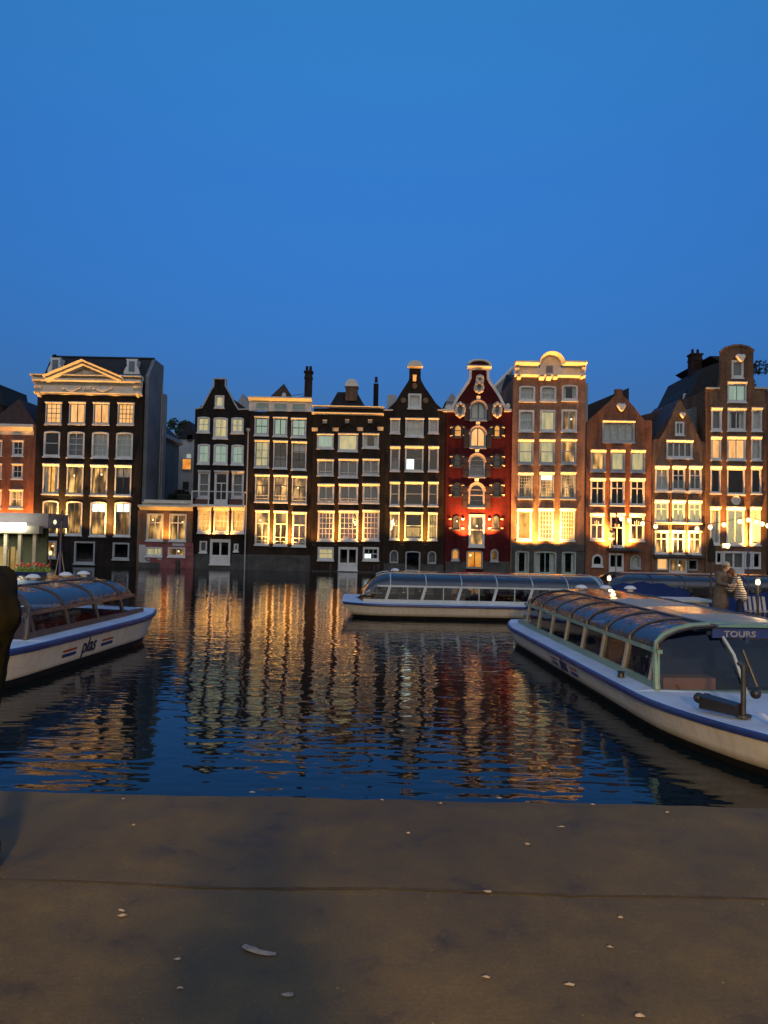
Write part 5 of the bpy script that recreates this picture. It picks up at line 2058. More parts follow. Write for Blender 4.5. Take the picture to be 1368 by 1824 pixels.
    if text_u is not None:
        for sd in (side,):
            sl = Vector((0, sd * .105, .31)).normalized()
            # outward point on the hull side at mid height
            o = Vector((text_u, sd * (H - .078 + .014), .262 * hz))
            right = Vector((1, 0, 0)) * (1 if sd < 0 else -1)
            up = Vector((0, sl.y, sl.z * hz))
            ms = mark_scale
            text_mesh('plas', .33 * ms, paint('navy_letter', (.02, .022, .07), .5, .2), hull, o - up.normalized() * .075 * ms, right, up, .010, xs=.92)
            for s2 in (-1, 1):
                for (v0, v1, m_) in ((.03, .075, paint('flag_red', (.30, .05, .03), .5, .2)), (-.08, -.01, NAVY)):
                    c = o + right * s2 * .62 * ms
                    un = up.normalized()
                    hw = .21 * ms
                    lean = .03
                    q = [c + right * (-hw + lean) + un * v0, c + right * (hw + lean * .3) + un * v0, c + right * hw + un * v1, c + right * (-hw) + un * v1]
                    mb = MB()
                    mb.add(q, [(0, 1, 2, 3)])
                    mb.build('flag_stripe', m_, hull, local=True, recalc=False)
    if name_text and len(name_text) > 1:
        uu = L - 2.35
        p = Vector((xoff(uu, .33), side * (hb(uu) - .05), .33 + sheer(uu) * .6))
        p2 = Vector((xoff(uu + .5, .33), side * (hb(uu + .5) - .05), .33 + sheer(uu + .5) * .6))
        right = (p2 - p).normalized()
        up = Vector((0, side * .2, 1))
        outn = right.cross(up).normalized()
        text_mesh(name_text[1], .17, BLACKM, hull, p + outn * .035, right, up, .003, 'LEFT')
    return root, xoff, hb, sheer


# right foreground boat
STR_R = [(0, .38, ROOFG), (.38, .62, TEAL), (.62, .80, paint('copper_hatch', (.30, .27, .24), .12, .2, 2)), (.80, 1, TEAL)]
Rb, xo, hbf, shf = tour_boat('long white and blue glass-roofed tour boat moored at the right front, bow towards the quay', (5.42, 22.0), (6.3, 6.3), 15.7, 9.95,
                             frame=DKFR, mull=SANDFR, side=-1, text_u=6.1, mark_scale=1.1, strip=STR_R, vents=((1.9, -.35), (1.9, .30), (1.9, .95)), header=SAGE, name_text=('TOURS', 'PRINS'), pitch=1.15, seats=SEATB)
# gear on its foredeck
mb = MB()
mb.hexa([(11.5, -1.78, .60), (11.95, -1.52, .60), (11.88, -1.40, .60), (11.42, -1.66, .60)], [(11.5, -1.78, .76), (11.95, -1.52, .73), (11.88, -1.40, .75), (11.42, -1.66, .79)])
for q in ((11.42, -1.74), (11.46, -1.64)):
    mb.ball((q[0], q[1], .72), .075, seg=10, rings=6)
mb.build('rubber_fender_box', BLACKM, Rb, local=True)
mb = MB()
mb.tube([(11.9, -1.38, .55), (11.9, -1.38, 1.24)], .034, 10)
mb.tube([(11.9, -1.36, 1.22), (11.82, -1.40, 1.27)], .038, 10)
mb.lathe((11.9, -1.38, .58), [(0, 0), (.1, 0), (.1, .03), (0, .03)], 14)
mb.build('mooring_bitt', paint('dark_galvanised', (.07, .07, .07), .45, .3, 10, metal=.6), Rb, local=True, smooth=True)
mb = MB()
mb.ball((11.8, -1.16, .86), .07, seg=10, rings=7)
mb.tube([(11.62, -1.24, 1.40), (11.8, -1.14, .95)], .022, 8)
mb.build('deck_lamp', BLACKM, Rb, local=True, smooth=True)
mb = MB()
mb.hexa([(12.35, -1.30, .62), (12.42, -1.30, .62), (12.42, -1.24, .62), (12.35, -1.24, .62)], [(12.1, -1.30, .68), (12.16, -1.30, .68), (12.16, -1.24, .68), (12.1, -1.24, .68)])
mb.build('deck_cleat', VENTW, Rb, local=True)
mb = MB()
mb.lathe((12.2, -1.0, .615), [(0, 0), (.07, 0), (.07, .03), (.05, .05), (0, .05)], 14)
mb.build('filler_cap', STEEL, Rb, local=True, smooth=True)
mb = MB()
mb.lathe((8.9, -1.88, .55), [(0, 0), (.06, 0), (.05, .06), (.07, .09), (0, .1)], 12)
mb.build('side_bollard', BLACKM, Rb, local=True, smooth=True)

Lb, _, _, _ = tour_boat('white and blue glass-roofed tour boat moored at the left, lettered plas on its hull', (-7.85, 20.95), (-8.85, 9.5), 12.2, 6.25,
                        zs=1.08, hz=1.38, frame=DKFR, mull=DKFR, side=1, text_u=4.35, strip=[(0, .45, ROOFG), (.45, 1, TEAL)], vents=((1.5, .45), (2.2, .35), (3.4, .2)), header=DKFR, pitch=1.35, mark_scale=1.38)
Mb, _, _, _ = tour_boat('glass-roofed tour boat lying broadside across the middle of the canal', (-1.45, 28.6), (14, 28.9), 15.5, 9.3,
                        frame=PALEB, mull=PALEB, side=-1, vents=((1.9, -.2),), pitch=1.25)
Qb, _, _, _ = tour_boat('dark glass-roofed tour boat beyond the jetty at the right', (8.4, 32.5), (24, 33.2), 15.5, 10.3, frame=DKFR, mull=DKFR, side=-1,
                        header=DKFR, pitch=1.3, strip=[(0, .5, paint('brown_strip', (.25, .16, .12), .4, .3)), (.5, 1, ROOFG)])

# ------------------------------------------------------------------ covered sloops and jetty at the right
TARP = cloth('navy_tarpaulin', (.012, .022, .085), .55, 3)


def sloop(x, y, L, label, rz=0.0, h=1.15):
    root = thing('covered_sloop', (x, y, 0), label, 'sloop', 'sloops under navy covers', rz)
    n = 14
    mb, mt_ = MB(), MB()
    for i in range(n + 1):
        t = i / n
        w = .95 * math.sin(math.pi * min(1, .18 + t * .82)) ** .6 if t < 1 else .03
        w = max(w, .04)
        x_ = t * L
        z = .5 + .2 * (2 * t - 1) ** 2
        for yy, zz in ((-w * .5, -.2), (-w * .85, .05), (-w, z), (w, z), (w * .85, .05), (w * .5, -.2)):
            mb.v.append((x_, yy, zz))
        hh = h - .3 * (2 * t - 1) ** 2 + .04 * math.sin(i * 2.1)
        for yy, zz in ((-w - .03, z - .04), (-w - .02, z + .05), (-w * .55, (z + hh) / 2 + .12), (0, hh), (w * .55, (z + hh) / 2 + .12), (w + .02, z + .05), (w + .03, z - .04)):
            mt_.v.append((x_, yy, zz))
    for i in range(n):
        for j in range(6):
            a, b = i * 6 + j, i * 6 + (j + 1) % 6
            mb.f.append((a, b, b + 6, a + 6))
        for j in range(6):
            a = i * 7 + j
            mt_.f.append((a, a + 1, a + 8, a + 7))
    mb.f += [tuple(range(6)), tuple(n * 6 + j for j in range(6))[::-1]]
    mt_.f += [tuple(range(7)), tuple(n * 7 + j for j in range(7))[::-1]]
    mb.build('hull', paint('sloop_hull', (.06, .05, .05), .4, .3), root, local=True, smooth=True)
    mt_.build('cover', TARP, root, local=True, smooth=True)


sloop(7.1, 25.6, 3.2, 'navy covered sloop behind the roof of the right tour boat, nearest the lit post lamp', 0.05, 1.5)
sloop(9.6, 24.0, 3.4, 'navy covered sloop just left of the two people', -0.25, 1.25)
sloop(12.2, 26.0, 3.6, 'navy covered sloop right of the two people, farthest right', 0.1, 1.35)

DECKW = paint('jetty_planks', (.09, .07, .055), .8, .45, 5)
root = thing('jetty', (10.5, 20, 0), 'low dark timber jetty between the moored boats', 'jetty')
mb = MB()
for i in range(34):
    x = 8.35 + i * .21
    mb.box(x, x + .195, 19.2, 21.2, .62, .68)
mb.build('planks', DECKW, root)
mb = MB()
mb.box(8.35, 15.5, 19.25, 19.37, .45, .615)
mb.box(8.35, 15.5, 21.0, 21.12, .45, .615)
mb.build('beams', DECKW, root)
for x in (8.5, 10.8, 13.1, 15.3):
    for y in (19.15, 21.25):
        mb = MB()
        mb.lathe((x, y, 0), [(0, -1), (.1, -1), (.1, .9), (0, .92)], 10)
        mb.build('pile', paint('tarred_wood', (.03, .025, .02), .8, .4, 5), root, smooth=True)
# cabin cruiser bits: low white-trimmed boat with lit ports behind the near boat
root = thing('motor_launch', (8.2, 22.9, 0), 'small open launch with lit cabin ports, moored beyond the right tour boat', 'launch')
mb = MB()
mb.prof([(22.2, -.1), (23.6, -.1), (23.75, .55), (22.05, .55)], 7.6, 9.9)
mb.build('hull', HULLW, root)
mb = MB()
mb.prof([(22.3, .555), (23.5, .555), (23.35, 1.12), (22.45, 1.12)], 7.9, 9.5)
mb.build('cabin', paint('launch_cabin', (.3, .29, .25), .5, .3), root)
mb = MB()
mb.box(7.85, 9.6, 22.35, 23.45, 1.123, 1.19)
mb.build('cabin_roof', PALEB, root)
for x in (8.75, 9.0, 9.2):
    mb = MB()
    mb.box(x, x + .1, 22.30, 22.42, .78, .98)
    mb.build('lit_port', emit('port_light', (1, .68, .28), 1.6), root)


def post_lamp(x, y, z0, z1, label, r=.06):
    root = thing('post_lamp', (x, y, z0), label, 'post lamp', 'lit post lamps on the moorings')
    mb = MB()
    mb.lathe((x, y, z0), [(0, 0), (.08, 0), (.08, .04), (.035, .08), (.03, z1 - z0 - r), (.07, z1 - z0 - r * .8), (0, z1 - z0 - r * .8)], 12)
    mb.build('post', BLACKM, root, smooth=True)
    mb = MB()
    mb.ball((x, y, z1 + r * .3), r, 1, 1, 1.5, seg=12, rings=9)
    mb.build('globe', BULB, root, smooth=True)
    mb = MB()
    mb.lathe((x, y, z1 + r * 1.7), [(0, .06), (.05, .04), (.09, 0), (0, 0)], 12)
    mb.build('cap', BLACKM, root, smooth=True)
    ld = bpy.data.lights.new('lamp_light', 'POINT')
    ld.energy = 6
    ld.color = (1, .65, .3)
    ld.shadow_soft_size = .1
    lo = bpy.data.objects.new('lamp_light', ld)
    COL.objects.link(lo)
    lo.parent = root
    lo.location = (0, -.25, z1 - z0 + .1)


p = P(1085, 1028, 24)
post_lamp(p.x, 24.0, .3, p.z - .06, 'small lit lamp on a post left of the navy covers')
p = P(1350, 1035, 20)
post_lamp(p.x, 20.0, .68, p.z - .05, 'small lit lamp on a post right of the two people')
# white folding chairs stacked on the jetty at the far right
for i in range(5):
    p = P(1336 + i * 8.5, 1079, 20.6)
    root = thing('deck_chair', (p.x, 20.6, .68), 'white slatted deck chair in the row at the right edge of the jetty', 'chair', 'white deck chairs on the jetty')
    mb = MB()
    mb.box(p.x - .035, p.x + .035, 20.55, 20.85, 1.02, 1.06)
    mb.build('seat', paint('grey_slats', (.25, .27, .32), .6, .2), root)
    mb = MB()
    mb.hexa([(p.x - .035, 20.82, 1.06), (p.x + .035, 20.82, 1.06), (p.x + .035, 20.86, 1.06), (p.x - .035, 20.86, 1.06)], [(p.x - .035, 20.92, 1.42), (p.x + .035, 20.92, 1.42), (p.x + .035, 20.96, 1.42), (p.x - .035, 20.96, 1.42)])
    mb.build('backrest', paint('grey_slats', (.25, .27, .32), .6, .2), root)
    for dy in (0, .25):
        mb = MB()
        mb.tube([(p.x, 20.57 + dy, .68), (p.x, 20.57 + dy, 1.02)], .015, 6)
        mb.build('leg', STEEL, root)

# festoon of bulbs on two poles
FY = 30.0
bulbs = [(1107, 922), (1121, 925), (1144.5, 931), (1168, 936), (1241.6, 940), (1265, 937), (1289.6, 933), (1318, 927), (1333, 924.5), (1347, 928), (1358, 931.5), (1368, 934.5), (1384, 938)]
for (x, y, lab) in ((1098, 915, 'thin dark pole holding the left end of the bulb string'), (1333, 915, 'thin red-topped pole holding up the bulb string before the bell-gable house')):
    p = P(x, y, FY)
    root = thing('festoon_pole', (p.x, FY, 0), lab, 'pole', 'poles for the bulb string')
    mb = MB()
    mb.tube([(p.x, FY, -.8), (p.x, FY, p.z - .5)], .03 if x > 1200 else .014, 8)
    mb.build('pole', NAVY if x > 1200 else BLACKM, root, smooth=True)
    mb = MB()
    mb.tube([(p.x, FY, p.z - .499), (p.x, FY, p.z + .1)], .035, 8)
    mb.ball((p.x, FY, p.z + .12), .05, seg=8, rings=6)
    mb.build('finial', paint('faded_red', (.2, .03, .03), .5, .3), root, smooth=True)
pts = [P(x, y - 4, FY) for x, y in bulbs]
a0 = P(1098, 914, FY)
root = thing('festoon_lights', tuple(pts[0]), 'sagging string of round warm bulbs over the water at the right', 'string lights')
mb = MB()
mb.tube([tuple(a0)] + [tuple(p) for p in pts], .012, 5)
mb.build('cable', BLACKM, root)
for p in pts:
    mb = MB()
    mb.ball((p.x, p.y, p.z - .13), .085, 1, 1, 1.15, seg=10, rings=8)
    b_ = mb.build('bulb', emit('festoon_bulb', (1, .66, .30), 3.5), root, smooth=True)
    mb = MB()
    mb.lathe((p.x, p.y, p.z - .05), [(0, -.02), (.035, -.02), (.03, .045), (0, .05)], 8)
    mb.build('socket', BLACKM, b_)

# folded parasol behind the pair
p = P(1267, 958, 27)
root = thing('closed_parasol', (p.x, 27, .4), 'dark closed parasol standing behind the two people', 'parasol')
mb = MB()
mb.tube([(p.x, 27, -.8), (p.x, 27, p.z)], .03, 8)
mb.build('pole', BLACKM, root)
mb = MB()
h0 = p.z - .85
mb.lathe((p.x, 27, h0), [(0, 0), (.10, .0), (.13, .12), (.12, .4), (.08, .66), (.035, .82), (0, .86)], 12)
mb.build('canopy', cloth('dark_canopy', (.03, .028, .02), .9, 10), root, smooth=True)

# ------------------------------------------------------------------ kiosk on its pontoon at the left
KY = 24.0
kx = lambda px, Y=KY: (px - 684) / F * Y
root = thing('ticket_kiosk', (-12, 25.5, 0), 'low waterside ticket kiosk with a flat canopy and bright strip light at the left edge', 'kiosk')
mb = MB()
mb.box(-16, -10.15, 23.0, 25.6, -.3, .95)
mb.build('pontoon', DECKW, root)
mb = MB()
mb.box(-16, kx(101, 24.6), 24.0, 25.5, 2.88, 3.34)
mb.build('canopy', paint('mauve_grey_canopy', (.13, .12, .135), .6, .2), root)
mb = MB()
mb.box(-16, kx(78, 24), 23.72, 23.995, 2.70, 2.94)
mb.build('canopy_edge', paint('canopy_edge', (.16, .15, .12), .5, .15), root)
mb = MB()
mb.box(-16, kx(44, 23.6), 23.45, 23.715, 2.78, 3.02)
mb.build('strip_light', emit('fluorescent', (1, .95, .72), 16), root)
for px in (-20, 17, 42, 68):
    mb = MB()
    x = kx(px)
    mb.box(x - .05, x + .05, 23.8, 23.9, .951, 2.699)
    mb.build('post', paint('kiosk_post', (.22, .20, .15), .6, .2), root)
mb = MB()
mb.box(-16, -11.0, 25.2, 25.3, .951, 2.879)
mb.build('back_wall', paint('dark_green_wall', (.03, .045, .02), .6, .4), root)
for i, px in enumerate((2, 11, 22, 31)):
    mb = MB()
    x = kx(px, 25)
    mb.box(x - .05, x + .05, 25.1, 25.19, 1.5, 2.25 - .1 * (i % 2))
    mb.build('hanging_display', glow('warm_display', [(.3, (.35, .2, .05)), (.7, (.9, .6, .2))], .6), root)
mb = MB()
mb.box(kx(28), kx(75), 23.9, 24.4, .951, 1.36)
mb.build('counter', paint('counter_white', (.6, .52, .4), .5, .2), root)
for px, w in ((39, 3.5), (96, 2.5), (105, 3.2)):
    mb = MB()
    x = kx(px, 23.6)
    mb.tube([(x, 23.6, 1.12), (x, 23.6, 1.40)], .07 * w / 3, 8)
    mb.build('counter_lamp', emit('counter_lamp', (1, .75, .4), 2.5), root, smooth=True)
mb = MB()
mb.lathe((kx(84), 23.7, .951), [(0, 0), (.11, 0), (.15, .52), (.13, .52), (.1, .05), (0, .05)], 14)
tag(mb.build('litter_bin', paint('bin_blue', (.03, .09, .35), .4, .2), smooth=True), 'small blue bin under the flower trough at the kiosk', 'bin')
ld = bpy.data.lights.new('strip_light_beam', 'AREA')
ld.shape = 'RECTANGLE'
ld.size, ld.size_y = 3.5, .25
ld.energy = 30
ld.color = (1, .9, .62)
lo = bpy.data.objects.new('strip_light_beam', ld)
COL.objects.link(lo)
lo.parent = root
lo.location = (-1.6, 23.5 - 25.5, 2.72)
# flower trough with tulips
root = thing('flower_trough', (kx(60, 23.3), 23.3, 1.38), 'long navy trough planted with red and orange tulips by the kiosk', 'planter')
mb = MB()
mb.hexa([(kx(32, 23.3), 23.15, 1.42), (kx(90, 23.3), 23.15, 1.42), (kx(90, 23.3), 23.42, 1.42), (kx(32, 23.3), 23.42, 1.42)],
        [(kx(28, 23.3), 23.1, 1.55), (kx(94, 23.3), 23.1, 1.55), (kx(94, 23.3), 23.46, 1.55), (kx(28, 23.3), 23.46, 1.55)])
mb.build('trough', NAVY, root)
mb = MB()
for x in (kx(36, 23.3), kx(86, 23.3)):
    mb.box(x - .03, x + .03, 23.25, 23.31, .951, 1.419)
mb.build('stand', BLACKM, root)
rnd = random.Random(4)
mb = MB()
for i in range(170):
    x = rnd.uniform(kx(31, 23.3), kx(92, 23.3))
    y = rnd.uniform(23.14, 23.42)
    a = rnd.uniform(0, 3.14)
    h = rnd.uniform(.10, .19)
    dx, dy = .02 * math.cos(a), .02 * math.sin(a)
    lx, ly = rnd.uniform(-.05, .05), rnd.uniform(-.04, .04)
    mb.add([(x - dx, y - dy, 1.54), (x + dx, y + dy, 1.54), (x + dx + lx, y + dy + ly, 1.54 + h * .6), (x + lx * 1.8, y + ly * 1.8, 1.54 + h)], [(0, 1, 2, 3)])
lf = mb.build('tulip_leaves', paint('tulip_leaf', (.16, .26, .04), .6, .3, 8), root, recalc=False)
for i in range(22):
    x = kx(32, 23.3) + (kx(91, 23.3) - kx(32, 23.3)) * (i + rnd.uniform(.1, .9)) / 22
    y = rnd.uniform(23.16, 23.4)
    z = 1.54 + rnd.uniform(.14, .24)
    mb = MB()
    mb.lathe((x, y, z), [(0, 0), (.028, .01), (.034, .035), (.026, .065), (.012, .055), (0, .04)], 8)
    mb.build('tulip_flower', paint('tulip_red', (.55, .03, .02), .5, .2) if i % 4 else paint('tulip_orange', (.7, .2, .03), .5, .2), root, smooth=True)
# slender mast with stays
p = P(110, 912, 22.6)
root = thing('mast', (p.x, 22.6, .5), 'slender blue mast with rope stays left of the small basement windows', 'mast')
mb = MB()
mb.tube([(p.x, 22.6, .3), (p.x, 22.6, p.z - .9)], .035, 8)
mb.build('pole', NAVY, root, smooth=True)
mb = MB()
mb.tube([(p.x, 22.6, p.z - .899), (p.x, 22.6, p.z - .3)], .04, 8)
mb.ball((p.x + .02, 22.6, p.z - .1), .055, .7, .7, 3, seg=8, rings=6)
mb.build('furled_pennant', BLACKM, root, smooth=True)
for dx, dy in ((-.22, 0), (.2, .15)):
    mb = MB()
    mb.tube([(p.x, 22.6, p.z - 1.0), (p.x + dx, 22.6 + dy, .9)], .012, 5)
    mb.build('stay', paint('rope', (.35, .28, .18), .9, .2), root)
mb = MB()
mb.box(p.x - .12, p.x + .12, 22.48, 22.72, -.3, .9)
mb.build('mast_foot', DECKW, root)
for (x, y, lab, Y) in ((98, 930, 'small pale lantern hanging at the right tip of the kiosk canopy', 24.2), (90, 985, 'small pale glowing globe on an added post beside the kiosk, in place of a glint in a house window', 23.6)):  # second globe and its post are added for a reflection in a house window
    p = P(x, y, Y)
    root = thing('lantern', (p.x, Y, p.z), lab, 'lantern')
    mb = MB()
    mb.ball((p.x, Y, p.z), .05, 1, 1, 1.5, seg=10, rings=7)
    mb.build('globe', emit('pale_lantern', (.9, .95, .5), 1.3), root, smooth=True)
    mb = MB()
    if y < 950:
        mb.tube([(p.x, Y, p.z + .07), (p.x, Y, 2.879)], .012, 6)
        mb.tube([(p.x, Y, 2.87), (kx(99, 24.6), Y, 2.9)], .015, 6)
    else:
        mb.tube([(p.x, Y, .951), (p.x, Y, p.z - .07)], .018, 6)
    mb.build('bracket', BLACKM, root)

# ------------------------------------------------------------------ people
SKIN = paint('skin', (.42, .25, .18), .55, .1, 6)


def skinmesh(name, chains, mat, parent, voxel=.02, sm=6, folds=0.0):
    """overlapping tapered limbs fused into one continuous surface"""
    mb = MB()
    for ch_ in chains:
        P_ = [Vector(p) for p, r in ch_]
        R2 = [(r if isinstance(r, tuple) else (r, r)) for p, r in ch_]
        for i, (p, q) in enumerate(zip(P_, R2)):
            mb.ball(tuple(p), 1.0, q[0], q[1], (q[0] + q[1]) / 2, seg=12, rings=8)
            if i:
                a_, b_ = P_[i - 1], p
                ra, rb = R2[i - 1], q
                L = (b_ - a_).length
                n_ = max(1, int(L / .03))
                for k in range(1, n_):
                    t = k / n_
                    c = a_.lerp(b_, t)
                    e0, e1 = ra[0] + (rb[0] - ra[0]) * t, ra[1] + (rb[1] - ra[1]) * t
                    mb.ball(tuple(c), 1.0, e0, e1, (e0 + e1) / 2, seg=10, rings=6)
    o = mb.build(name, mat, parent, local=True, recalc=False)
    rm = o.modifiers.new('remesh', 'REMESH')
    rm.mode = 'VOXEL'
    rm.voxel_size = voxel
    rm.use_smooth_shade = True
    s2 = o.modifiers.new('smooth', 'SMOOTH')
    s2.factor = .5
    s2.iterations = sm
    if folds:
        tx = bpy.data.textures.get('folds') or bpy.data.textures.new('folds', 'CLOUDS')
        tx.noise_scale = .13
        tx.noise_depth = 2
        dp = o.modifiers.new('folds', 'DISPLACE')
        dp.texture = tx
        dp.strength = folds
        dp.mid_level = .5
    # make the fused surface final so the mesh holds one piece
    dg = bpy.context.evaluated_depsgraph_get()
    me = bpy.data.meshes.new_from_object(o.evaluated_get(dg))
    old = o.data
    o.modifiers.clear()
    o.data = me
    me.name = name
    bpy.data.meshes.remove(old)
    for p in me.polygons:
        p.use_smooth = True
    return o


def head(parent, c, yaw, s=1.0, hair=(.05, .03, .02), long_hair=False, cap=None):
    cy, sy_ = math.cos(yaw), math.sin(yaw)

    def w(x, y, z):              # x forward, y left, z up
        return (c[0] + (x * cy - y * sy_) * s, c[1] + (x * sy_ + y * cy) * s, c[2] + z * s)
    mb = MB()
    seg, rings = 18, 14
    vs, fs = [], []
    for i in range(rings + 1):
        th = math.pi * i / rings
        for k in range(seg):
            an = 2 * math.pi * k / seg
            x, y, z = math.sin(th) * math.cos(an), math.sin(th) * math.sin(an), math.cos(th)
            X, Y, Z = x * .095, y * .075, z * .12
            if z < -.1:
                Y *= 1 + .35 * (z + .1)
                X *= 1 + (.12 if x > 0 else .3) * (z + .1)
            if x > .85 and abs(y) < .3 and -.35 < z < .2:
                X += .018
            if x > .6 and .2 < abs(y) < .6 and 0 < z < .3:
                X -= .008
            vs.append(w(X, Y, Z))
    for i in range(rings):
        for k in range(seg):
            a, b = i * seg + k, i * seg + (k + 1) % seg
            fs.append((a, a + seg, b + seg, b))
    mb.add(vs, fs)
    for sd in (-1, 1):
        q = w(-.005, sd * .076, -.01)
        mb.ball(q, .02 * s, .7, .5, 1.2, seg=8, rings=6)
    q = w(.108, 0, -.02)
    mb.ball(q, .013 * s, 1, .8, 1.3, seg=8, rings=6)
    ho = mb.build('head', SKIN, parent, local=True, smooth=True)
    for sd in (-1, 1):
        mb = MB()
        mb.ball(w(.083, sd * .03, .012), .011 * s, seg=8, rings=6)
        mb.build('eye', paint('eye_dark', (.03, .03, .03), .2, .1), ho, local=True, smooth=True)
    mb = MB()
    mb.ball(w(.088, 0, -.062), .02 * s, .4, 1, .35, seg=8, rings=6)
    mb.build('lips', paint('lips', (.3, .1, .09), .5, .1), ho, local=True, smooth=True)
    mb = MB()
    vs, fs = [], []
    for i in range(10):
        th = math.pi * i / 15
        for k in range(seg):
            an = 2 * math.pi * k / seg
            fr = math.cos(an)
            t2 = th * (1 - .42 * max(0, fr)) * (1.0 if not long_hair else 1.12)
            x, y, z = math.sin(t2) * math.cos(an), math.sin(t2) * math.sin(an), math.cos(t2)
            r = 1.1 + .03 * math.sin(5 * an + i)
            vs.append(w(x * .1 * r - .006, y * .08 * r, z * .125 * r + .004))
    for i in range(9):
        for k in range(seg):
            a, b = i * seg + k, i * seg + (k + 1) % seg
            fs.append((a, a + seg, b + seg, b))
    mb.add(vs, fs)
    if long_hair:
        for k in range(-3, 4):
            a = math.pi + k * .33
            mb.tube([w(.09 * math.cos(a), .075 * math.sin(a), .04), w(.11 * math.cos(a) - .01, .09 * math.sin(a), -.08), w(.10 * math.cos(a) - .02, .085 * math.sin(a), -.24)], [.035 * s, .04 * s, .015 * s], 7)
    hm = paint('hair_%d' % int(hair[0] * 1000), hair, .6, .3, 20)
    mb.build('hair', hm, ho, local=True, smooth=True)
    if cap:
        mb = MB()
        mb.ball(w(-.005, 0, .045), .108 * s, 1.02, .92, .95, seg=16, rings=10, z0=-.05)
        mb.build('knit_hat', cap, ho, local=True, smooth=True)
    return ho


def hand(parent, wrist, d, palm_n, s=1.0, curl=.5):
    """a relaxed hand: palm, four unequal bent fingers and a thumb from the side of the palm"""
    d = Vector(d).normalized()
    n = Vector(palm_n).normalized()
    sd = d.cross(n).normalized()
    w = Vector(wrist)
    chains = [[(tuple(w), .024 * s), (tuple(w + d * .045 * s), .030 * s), (tuple(w + d * .085 * s), .030 * s)]]
    k = w + d * .085 * s
    for i, (o_, L) in enumerate(((-.030, .072), (-.010, .082), (.010, .076), (.029, .060))):
        b = k + sd * o_ * s
        p = b
        c = [(tuple(k), .030 * s), (tuple(b + d * .012 * s), .0095 * s)]
        ang = .1
        p = b + d * .012 * s
        for seg_ in (.45, .32, .23):
            ang += curl
            p = p + (d * math.cos(ang) + n * math.sin(ang)) * L * seg_ * s
            c.append((tuple(p), .0085 * s))
        chains.append(c)
    t0 = w + d * .045 * s
    chains.append([(tuple(t0), .030 * s), (tuple(t0 - sd * .034 * s + d * .01 * s), .013 * s), (tuple(t0 - sd * .05 * s + d * .035 * s + n * .008 * s), .011 * s), (tuple(t0 - sd * .052 * s + d * .062 * s + n * .02 * s), .009 * s)])
    return chains


